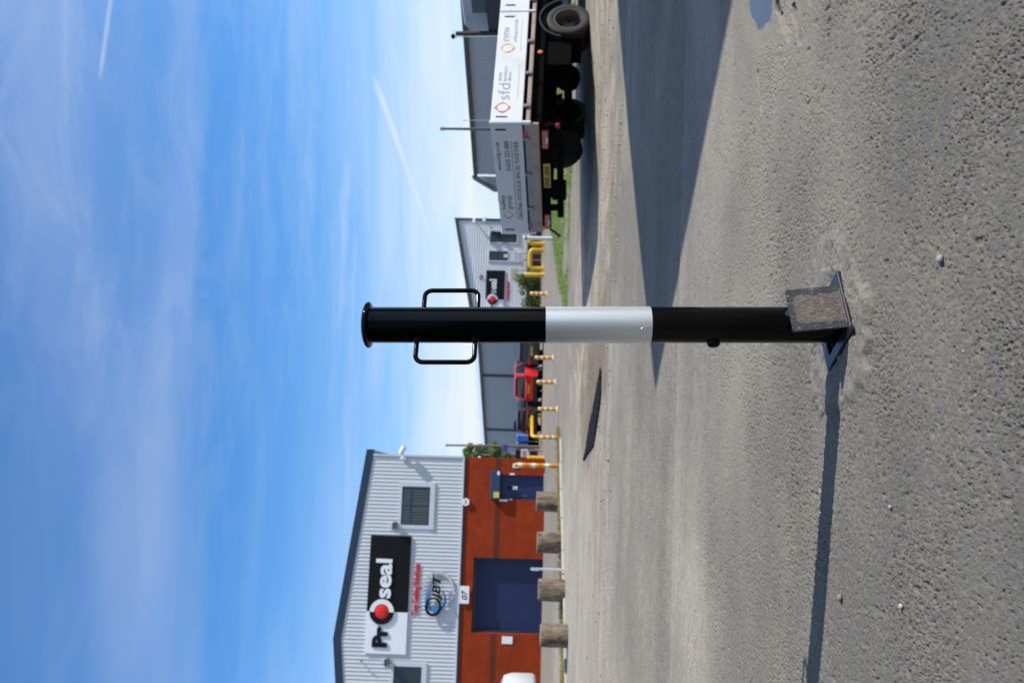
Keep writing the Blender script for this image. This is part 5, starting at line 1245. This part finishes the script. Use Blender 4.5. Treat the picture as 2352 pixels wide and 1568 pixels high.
q = MB(); q.cyl((xw_, 0.4, zw), (xw_, WT - 0.4, zw), 0.07); q.lathe([(0.03, -0.2), (0.17, -0.13), (0.20, 0.0), (0.17, 0.13), (0.03, 0.2)], 18, Matrix.Translation((xw_, WT / 2, zw)) @ Matrix.Rotation(math.pi / 2, 4, 'X')); q.build('rear_axle', M_CHAS, truck)
for y in (0.28, WT - 0.28):
    q = MB(); an = np.linspace(math.radians(12), math.radians(168), 15); rg = []
    for a in an: rg.append([(xw_ + r_ * math.cos(a), y + s_, zw + 0.02 + r_ * math.sin(a)) for r_, s_ in ((RW + 0.07, -0.24), (RW + 0.095, -0.24), (RW + 0.095, 0.24), (RW + 0.07, 0.24))])
    q.loft(rg); q.build('mudguard', mat('mudguard_plastic', (0.018, 0.018, 0.02), 0.45), truck)
    q = MB(); q.box(xw_ - RW - 0.12, xw_ - RW - 0.10, y - 0.24, y + 0.24, zw - 0.20, zw + 0.12); q.build('mud_flap', M_CHAS, truck)
q = MB(); q.box(xw_ - RW - 0.62, xw_ - RW - 0.14, 0.10, 0.55, zw - 0.05, -0.17); q.build('tool_box', M_CHAS, truck)
q = MB(); q.lathe([(0.05, -0.1), (RW * 0.98, -0.1), (RW * 0.98, 0.1), (0.05, 0.1)], 26, Matrix.Translation((0.95, WT * 0.62, zg + 0.42)) @ Matrix.Rotation(math.radians(78), 4, 'X')); q.build('spare_wheel', M_TYRE, truck)
zl0 = tr(1262, 330)[1]; zl1 = tr(1243, 330)[1]
q = MB(); q.box(0.02, 0.09, 0.10, WT - 0.06, zl0, zl1, None, 0.01); lbar = q.build('light_bar', M_CHAS, truck)
for y0_, y1_ in ((0.14, 0.50), (WT - 0.48, WT - 0.12)):
    q = MB(); q.box(-0.02, 0.019, y0_, y1_, zl0 + 0.012, zl1 - 0.012, None, 0.01); q.build('tail_light', mat('truck_lamp_red', (0.32, 0.012, 0.010), 0.25, coat=0.4), lbar)
    q = MB(); yc = (y0_ + y1_) / 2; q.box(-0.026, -0.021, yc - 0.06, yc + 0.06, zl0 + 0.02, zl0 + 0.05); q.build('reverse_lens', mat('lamp_clear', (0.55, 0.5, 0.5), 0.2), lbar)
q = MB(); y0_, y1_ = -tr(1250, 378)[0], -tr(1250, 432)[0]; q.box(0.005, 0.0195, y0_, y1_, zl0 - 0.005, zl1 - 0.02); pl_ = q.build('number_plate', mat('truck_yellow_plate', (0.48, 0.32, 0.015), 0.45), truck)
text('registration', 'EP05 XRK', M_CHAS, pl_, (-y1_ + 0.03, -y0_ - 0.03, zl0 + 0.012, zl1 - 0.037), 0.0045, 0.002, 0.01, 0, Rr)
q = MB(); q.box(0.03, 0.10, 0.42, WT - 0.36, zl0 - 0.20, zl0 - 0.10); q.box(0.05, 0.09, 0.48, 0.60, zl0 - 0.10, zl0); q.box(0.05, 0.09, WT - 0.62, WT - 0.5, zl0 - 0.10, zl0); q.build('under_run_bar', M_CHAS, truck)
q = MB(); q.box(-0.03, 0.12, WT * 0.52, WT * 0.66, zl0 - 0.24, zl0 - 0.02, None, 0.02); q.build('tow_bracket', M_CHAS, truck)
for y in (0.05, WT - 0.02):
    q = MB(); q.tube([(0.05, y, zl0 + 0.02), (0.0, y, zl0 - 0.06), (-0.03, y + (0.05 if y > 1 else -0.03), zl0 - 0.12)], 0.02, 8); mk = q.build('marker_stalk', M_CHAS, truck)
    q = MB(); q.lathe([(0.03, 0), (0.035, 0.04), (0.02, 0.06)], 12, Matrix.Translation((-0.03, y + (0.05 if y > 1 else -0.03), zl0 - 0.15))); q.build('marker_lamp', mat('truck_lamp_red', (0.32, 0.012, 0.010), 0.25), mk)
q = MB(); xo = ts(1236, 114)[0]; q.lathe([(0.035, 0), (0.035, 0.02), (0.015, 0.03)], 14, Matrix.Translation((xo, 0.06, -0.10)) @ Matrix.Rotation(math.pi / 2, 4, 'X')); q.build('side_marker', mat('amber_lens', (0.75, 0.20, 0.04), 0.3), truck)
# headboard frame and cab
xh = LB - 0.06; zh = LP(tM, 1047, 75, 0, xh).z; zmesh = LP(tM, 1119, 40, 0, xh).z
q = MB(); q.box(xh, xh + 0.04, 0.05, WT - 0.05, zr1, zmesh); q.build('headboard', mat('headboard_mesh_grey', (0.045, 0.045, 0.048), 0.7, var=0.4, scale=60), truck)
yp_ = LP(tM, 1100, 75, 0, xh).y
q = MB(); q.box(xh - 0.05, xh - 0.001, yp_ - 0.035, yp_ + 0.035, zr1, zh); q.build('headboard_post', mat('brown_post', (0.05, 0.032, 0.025), 0.7), truck)
xc = xh + 0.22; zct = LP(tM, 1063, 40, 0, xc).z; ycl = LP(tM, 1100, 72, 0, xc).y; wc_ = 1.95; ycm = ycl - wc_ / 2
q = MB(); secs = [(xc, wc_ - 0.12, -0.45, zct - 0.03, 0.16), (xc + 0.08, wc_, -0.48, zct, 0.16), (xc + 0.9, wc_, -0.5, zct, 0.14), (xc + 1.35, wc_, -0.5, zct - 0.3, 0.14), (xc + 1.8, wc_ - 0.03, -0.5, ztp + 0.05, 0.12), (xc + 2.2, wc_ - 0.2, -0.5, ztp - 0.25, 0.12)]
q.loft([[(x, p[1] + ycm, p[2]) for p in rrect(w_, z0, z1, r, x)] for x, w_, z0, z1, r in secs]); cab = q.build('cab', mat('cab_grey', (0.42, 0.425, 0.43), 0.35, var=0.05), truck, 45)
q = MB(); q.box(xc - 0.015, xc + 0.01, ycm - 0.55, LP(tM, 1100, 30, 0, xc).y, LP(tM, 1116, 15, 0, xc).z, LP(tM, 1084, 15, 0, xc).z, None, 0.006); q.build('rear_window', M_GLASS, cab)
for sy in (0, 1): yq = ycm - wc_ / 2 if sy == 0 else ycm + wc_ / 2; q = MB(); q.box(xc + 0.5, xc + 1.25, yq - 0.012, yq + 0.012, ztp + 0.1, zct - 0.14, None, 0.004); q.build('side_window', M_GLASS, cab)
for y, sd in ((WT / 2 - 0.88, -1), (WT / 2 + 0.88, 1)): wheel(truck, (xc + 1.35, y, zw - 0.06), RW, 0.21, 0.66, sd)

# ------------------------------------------------------------------ box lorry just outside the frame on the right (its shadow crosses the tarmac)
HL = 3.45; sh = HL / math.tan(SUN_EL)
tip = G(1510, 905, -0.015); cnr = Vector((tip.x, tip.y, 0)) + SUN_H * sh
lr = thing('box_lorry', 'white box lorry standing just outside the right of the picture', 'lorry', (cnr.x, cnr.y, 0), math.atan2(0.68, 0.73))
q = MB(); q.box(0, 5.6, -2.35, 0, 0.95, HL, None, 0.02); q.build('box_body', M_VAN, lr)
q = MB(); q.box(-0.02, -0.001, -2.3, -0.05, 0.35, 1.9); q.build('tail_lift', M_GREYM, lr)
q = MB(); q.box(0.2, 7.3, -1.6, -0.75, 0.55, 0.94); q.build('chassis', M_CHAS, lr)
q = MB(); q.box(0.15, 5.4, -0.12, -0.06, 0.35, 0.94); q.box(0.15, 5.4, -2.29, -2.23, 0.35, 0.94); q.build('side_guard', M_GREYM, lr)
q = MB(); q.loft([[(x, p[1] - 1.17, p[2]) for p in rrect(2.2, 0.5, z1, 0.15, x)] for x, z1 in ((5.75, 2.75), (6.9, 2.75), (7.25, 2.0), (7.4, 1.4))]); q.build('cab', M_VAN, lr)
for xw in (1.5, 6.5):
    for y, sd in ((-0.2, 1), (-2.15, -1)): wheel(lr, (xw, y, 0.44), 0.44, 0.26, 0.6, sd)

# ------------------------------------------------------------------ poles, far signs, far vehicles, planting
M_POLE = mat('weathered_pole', (0.16, 0.135, 0.10), 0.8, var=0.2)
def pole(name, label, cat, v0, v1, y, Y, r, m, y1=None, arm=None):
    a = P(v1, y if y1 is None else y1, Y); b = P(v0, y, Y); g0 = zl(a.x, Y); o = thing(name, label, cat, (a.x, Y, g0))
    q = MB(); q.tube([(0, 0, -0.3), (0, 0, (b.z - g0) * 0.5), (b.x - a.x, 0, b.z - g0)], [r * 1.15, r, r * 0.8], 10); q.build('pole', m, o)
    q = MB(); q.lathe([(r * 1.1, 0), (r * 1.1, 0.12), (r * 0.3, 0.16)], 10, Matrix.Translation((b.x - a.x, 0, b.z - g0 - 0.05))); q.build('cap', M_GREYM, o)
    return o, g0
o, g0 = pole('telegraph_pole', 'slim brown pole carrying a small blue sign beside the brick wall', 'pole', 1027, 1240, 1022, 52, 0.075, M_POLE, 1026)
a, b = P(1166, 1036, 52), P(1155, 1020, 52); c_ = P(1240, 1026, 52); q = MB(); q.box(a.x - c_.x, b.x - c_.x, -0.12, -0.085, a.z - g0, b.z - g0); q.build('blue_sign', mat('blue_sign_paint', (0.06, 0.08, 0.45), 0.4), o)
o, g0 = pole('lamp_column', 'dark lamp column rising from behind the tailboard', 'lamp post', 1017, 1235, 296, 30, 0.055, mat('dark_column', (0.09, 0.10, 0.085), 0.6), 299)
o, g0 = pole('lamp_column', 'thin pale lamp column with a dark round head behind the white side board', 'lamp post', 1042, 1235, 85, 34, 0.018, M_TRIMW, 85); p_ = P(1041, 84, 34); q = MB(); a = P(1235, 85, 34)
q.lathe([(0.02, -0.09), (0.10, -0.04), (0.10, 0.05), (0.03, 0.09)], 14, Matrix.Translation((p_.x - a.x, 0, p_.z - g0))); q.build('head', M_CHAS, o)
o, g0 = pole('lamp_column', 'very thin pale mast beside the dark lamp column', 'lamp post', 1069, 1235, 277, 34, 0.012, M_TRIMW, 277)
o = flat_sign('shield_sign', 'white notice with pointed lower edge near the end of the brick wall', 'sign', 1211, 1050, 1197, 1031, M_WHITE, 43, True, M_PRINT)
a, b = P(1211, 1050, 43), P(1217, 1041, 43); q = MB(); w_ = (P(1211, 1031, 43).x - P(1211, 1050, 43).x) / 2; gz0 = zl(o.location.x, 43); q.prism([(-w_ + .01, a.z - gz0), (w_ - .01, a.z - gz0), (0.0, b.z - gz0)], -0.03, -0.002); q.build('board_point', M_WHITE, o)


def foliage(name, parent, centers, m, n, size, seed, flat=1.0):
    """leaf-sized faces scattered through overlapping clumps"""
    r = np.random.default_rng(seed); vs, fs = [], []
    c = np.array([x[:3] for x in centers]); rad = np.array([x[3] for x in centers]); pw = rad ** 2 / (rad ** 2).sum()
    idx = r.choice(len(c), n, p=pw); d = r.normal(size=(n, 3)); d /= np.linalg.norm(d, axis=1)[:, None]
    pos = c[idx] + d * (rad[idx] * r.random(n) ** 0.45)[:, None] * np.array([1, 1, flat])
    t = r.normal(size=(n, 3)); t /= np.linalg.norm(t, axis=1)[:, None]; b = np.cross(t, r.normal(size=(n, 3))); b /= np.linalg.norm(b, axis=1)[:, None]
    s = size * (0.6 + 0.8 * r.random(n))[:, None]
    V = np.stack([pos - t * s, pos + b * s * 0.45, pos + t * s, pos - b * s * 0.45], 1).reshape(-1, 3)
    me = bpy.data.meshes.new(name); me.from_pydata(V.tolist(), [], np.arange(n * 4).reshape(-1, 4).tolist()); me.update()
    return link(name, me, m, parent)


def m_leaf(name, c1, c2):
    m = bpy.data.materials.new(name); m.use_nodes = True; b = NB(m.node_tree); bs = m.node_tree.nodes['Principled BSDF']
    pos = b.n('ShaderNodeNewGeometry').outputs['Position']; rnd = b.n('ShaderNodeNewGeometry').outputs['Random Per Island']
    b.l(b.mix(b.m('ADD', b.m('MULTIPLY', rnd, 0.6), b.m('MULTIPLY', b.noise(pos, 1.4, 3), 0.4)), (*c1, 1), (*c2, 1)), bs.inputs['Base Color']); bs.inputs['Roughness'].default_value = 0.6
    tr_ = b.n('ShaderNodeBsdfTranslucent'); tr_.inputs[0].default_value = (c2[0] * 1.2, c2[1] * 1.3, c2[2], 1); mx = b.n('ShaderNodeMixShader'); mx.inputs[0].default_value = 0.3
    b.l(bs.outputs[0], mx.inputs[1]); b.l(tr_.outputs[0], mx.inputs[2]); b.l(mx.outputs[0], m.node_tree.nodes['Material Output'].inputs[0])
    return m


M_LEAF = m_leaf('tree_leaves', (0.045, 0.085, 0.018), (0.15, 0.23, 0.05)); M_HEDGE = m_leaf('hedge_leaves', (0.025, 0.055, 0.010), (0.13, 0.17, 0.03)); M_LEAF2 = m_leaf('pale_tree_leaves', (0.10, 0.14, 0.05), (0.26, 0.32, 0.12))


def tree(label, v_top, v_bot, y, Y, half_px, m, seed):
    a = P(v_bot, y, Y); top = P(v_top, y, Y); g0 = zl(a.x, Y); o = thing('tree', label, 'tree', (a.x, Y, g0)); rnd = random.Random(seed)
    H_ = top.z - g0; hw = half_px * Y / FP; zb = P(v_bot, y, Y).z - g0
    q = MB(); q.tube([(0, 0, -0.3), (0.1, 0, H_ * 0.3), (-0.05, 0.1, H_ * 0.6), (0.05, 0, H_ * 0.9)], [0.22, 0.18, 0.10, 0.03], 10); tk = q.build('trunk', M_POLE, o)
    cs = []
    for k in range(16):
        a_ = rnd.uniform(0, 6.28); rr = rnd.uniform(0.2, 0.85) * hw; z = zb + (H_ - zb) * rnd.uniform(0.05, 0.92); e_ = (rr * math.cos(a_), rr * math.sin(a_), z)
        q = MB(); q.tube([(0, 0, z * 0.55), (e_[0] * 0.5, e_[1] * 0.5, z * 0.8), e_], [0.06, 0.04, 0.012], 6); q.build('limb', M_POLE, tk)
        cs.append((*e_, rnd.uniform(0.22, 0.42) * hw))
    foliage('crown', o, cs, m, 5200, 0.10 * Y / 60, seed)
tree('leafy green tree showing over the end of the brick wall', 1064, 1170, 1046, 66, 34, M_LEAF, 5)
tree('pale green treetop showing above the tailboard', 1137, 1215, 470, 88, 24, M_LEAF2, 9)
# hedge
hA, hB = P(1217, 706, 66), P(1217, 628, 64); o = thing('hedge', 'clipped green hedge in front of the dark plinth', 'hedge', ((hA.x + hB.x) / 2, 65, zl(2, 65)))
hl = (hB.x - hA.x) / 2; cs = []; rnd = random.Random(4)
for k in range(46): cs.append((rnd.uniform(-hl - 1.5, hl), rnd.uniform(-0.4, 0.5), rnd.uniform(0.2, 1.0 + 0.45 * math.sin(k * 1.7) + 0.35), rnd.uniform(0.35, 0.5)))
foliage('foliage', o, cs, M_HEDGE, 7000, 0.08, 21)
q = MB(); rnd = random.Random(5)
for k in range(9): x = -hl + 2 * hl * k / 8; q.tube([(x, 0, -0.2), (x + rnd.uniform(-.2, .2), 0, 1.1)], [0.04, 0.02], 6)
q.build('stems', M_POLE, o)
# blue skips / dark containers by the far fence
M_BLUEV = mat('bright_blue_paint', (0.06, 0.22, 0.62), 0.35)
for (v0, y0, v1, y1, Y, m_, lab, nm, cat) in ((1236, 1012, 1187, 997, 58, M_BLUEV, 'bright blue bin behind the yellow hoop, right one of two', 'blue_bin', 'bin'), (1236, 1028, 1187, 1014, 58, M_BLUEV, 'bright blue bin behind the yellow hoop, left one of two', 'blue_bin', 'bin'),
                                      (1238, 990, 1180, 966, 62, mat('dark_container', (0.018, 0.020, 0.024), 0.6), 'dark container between the blue bins and the charcoal car', 'container', 'container'), (1238, 1056, 1184, 1030, 64, mat('dark_container', (0.018, 0.020, 0.024), 0.6), 'dark container behind the white pointed notice', 'container', 'container')):
    a, b = P(v0, y0, Y), P(v1, y1, Y); g0 = zl(a.x, Y); o = thing(nm, lab, cat, ((a.x + b.x) / 2, Y, g0), 0, 'bins and containers by the warehouse'); w_ = (b.x - a.x) / 2; h = b.z - g0
    zlo = h * 0.48 if nm == 'blue_bin' else 0.0
    q = MB(); q.loft([[(-w_ * s_, -0.7 * s_, z), (w_ * s_, -0.7 * s_, z), (w_ * s_, 0.7 * s_, z), (-w_ * s_, 0.7 * s_, z)] for s_, z in ((0.86, zlo), (0.98, h * 0.9))]); q.build('body', m_, o)
    q = MB(); q.box(-w_, w_, -0.75, 0.75, h * 0.905, h, None, 0.04); q.build('lid', m_, o)
    if nm == 'blue_bin':
        q = MB(); q.box(-w_ * 0.8, w_ * 0.8, -0.6, 0.6, -0.1, zlo - 0.001); q.build('trolley', M_CHAS, o)

# ------------------------------------------------------------------ what stands behind the camera: trees down the left, a unit across the yard
M_DKLEAF = m_leaf('dark_tree_leaves', (0.016, 0.034, 0.010), (0.05, 0.085, 0.022)); t0 = None
for i in range(7):
    y = 9.0 - i * 3.1; x = -6.3 - 0.22 * max(y, 0) - 0.5 * math.sin(i * 2.1)
    if t0 is None:
        t0 = thing('tree', 'dark leafy tree lining the left side of the yard outside the picture', 'tree', (x, y, -0.3), 0, 'trees lining the left side of the yard'); rnd = random.Random(8)
        q = MB(); q.tube([(0, 0, 0), (0.1, 0, 2.0), (0, 0.1, 4.5), (0, 0, 6)], [0.25, 0.2, 0.12, 0.04], 10); q.build('trunk', M_POLE, t0)
        foliage('crown', t0, [(rnd.uniform(-1.6, 1.6), rnd.uniform(-1.6, 1.6), rnd.uniform(0.9, 6.2), rnd.uniform(0.9, 1.4)) for _ in range(22)], M_DKLEAF, 9000, 0.17, 31)
    else:
        c_ = copy_tree(t0); c_.location = (x, y, -0.3); c_.rotation_euler = (0, 0, i * 1.1)
ub = thing('brick_unit', 'brown brick unit across the yard behind the camera, outside the picture', 'building', (1, -19, -0.36))
q = MB(); q.box(-13, 9, -10, 0, 0, 3.2); q.build('brick_wall', M_PLINTH, ub)
q = MB(); q.box(-13.1, 9.1, -10.1, 0.1, 3.2, 6.6); q.build('cladding', M_WALLG, ub)
q = MB(); q.box(-13.3, 9.3, -10.3, 0.3, 6.6, 7.0); q.build('roof', M_DTRIM, ub)
for x in (-9, -3, 4): q = MB(); q.box(x - 1.6, x + 1.6, 0.001, 0.06, 0, 2.9); q.build('roller_door', M_BLUE, ub)

# ------------------------------------------------------------------ grass and gravel you could not count
def inside_poly(x, y, poly): return poly_mask(np.array([x]), np.array([y]), poly, 0.01)[0] > 0.5
r = np.random.default_rng(3); n = 26000
X = r.uniform(0.3, 12, n); Y = r.uniform(17, 40, n); mk = poly_mask(X, Y, GRASS, 0.3) * (fbm(X * 1.5, Y * 0.9, 14, 4) + 0.26 * sst(20, 25, Y) > 0.50); keep = r.random(n) < mk
X, Y = X[keep], Y[keep]
Xd = r.uniform(-9, -2.2, 9000); Yd = np.interp(Xd, [-14, -6.26, -4.0, -2.7, -2.0], [8, 15.6, 18.7, 20.6, 21.6]) + r.normal(0.22, 0.2, 9000)
def blades(name, X, Y, h0, h1, m, seed):
    r = np.random.default_rng(seed); n = len(X); Z = zland(X, Y); a = r.uniform(0, 6.28, n); h = r.uniform(h0, h1, n); wd = 0.008 + 0.006 * r.random(n); ln = r.normal(0, 0.4, (n, 2)) * h[:, None]
    V = np.stack([np.stack([X - wd * np.cos(a), Y - wd * np.sin(a), Z - 0.02], 1), np.stack([X + wd * np.cos(a), Y + wd * np.sin(a), Z - 0.02], 1), np.stack([X + ln[:, 0], Y + ln[:, 1], Z + h], 1)], 1).reshape(-1, 3)
    me = bpy.data.meshes.new(name); me.from_pydata(V.tolist(), [], np.arange(n * 3).reshape(-1, 3).tolist()); me.update(); return link(name, me, m)
tag(blades('grass', X, Y, 0.03, 0.10, m_leaf('verge_grass', (0.07, 0.14, 0.012), (0.22, 0.31, 0.05)), 1), 'short green grass on the verge beyond the truck', 'grass', kind='stuff')
tag(blades('dry_grass', Xd, Yd, 0.04, 0.14, m_leaf('dry_grass_blades', (0.22, 0.16, 0.05), (0.42, 0.33, 0.12)), 2), 'dry yellow grass growing along the row of timber stumps', 'grass', kind='stuff')
n = 3000; Y = 6.2 + 13 * r.random(n) ** 1.5; X = r.uniform(-1, 1, n) * (0.5 * Y); lm = np.interp(X, BX, BY); keep = (Y > lm * 0.97) & (r.random(n) < (0.25 + 0.75 * (fbm(X, Y, 77, 3) > 0.5))) & (poly_mask(X, Y, WEDGE, 0.05) < 0.5) & ((X > -1.5) | (r.random(n) < 0.25))
X, Y = X[keep], Y[keep]; n = len(X); Z = zland(X, Y); s = 0.004 + 0.014 * r.random(n) ** 3
oc = np.array([(1, 0, 0), (0, 1, 0), (-1, 0, 0), (0, -1, 0), (0, 0, 0.8), (0, 0, -0.5)], float); of = np.array([(0, 1, 4), (1, 2, 4), (2, 3, 4), (3, 0, 4), (1, 0, 5), (2, 1, 5), (3, 2, 5), (0, 3, 5)])
V = np.stack([X, Y, Z], 1)[:, None, :] + (oc[None] * (0.6 + 0.8 * r.random((n, 6, 1)))) * s[:, None, None]
Fc = (of[None] + 6 * np.arange(n)[:, None, None]).reshape(-1, 3)
me = bpy.data.meshes.new('gravel'); me.from_pydata(V.reshape(-1, 3).tolist(), [], Fc.tolist()); me.update()
gmat = m_leaf('gravel_stone', (0.20, 0.18, 0.15), (0.52, 0.48, 0.42)); 
tag(link('gravel', me, gmat), 'loose pale gravel on the strip beyond the tarmac', 'gravel', kind='stuff')
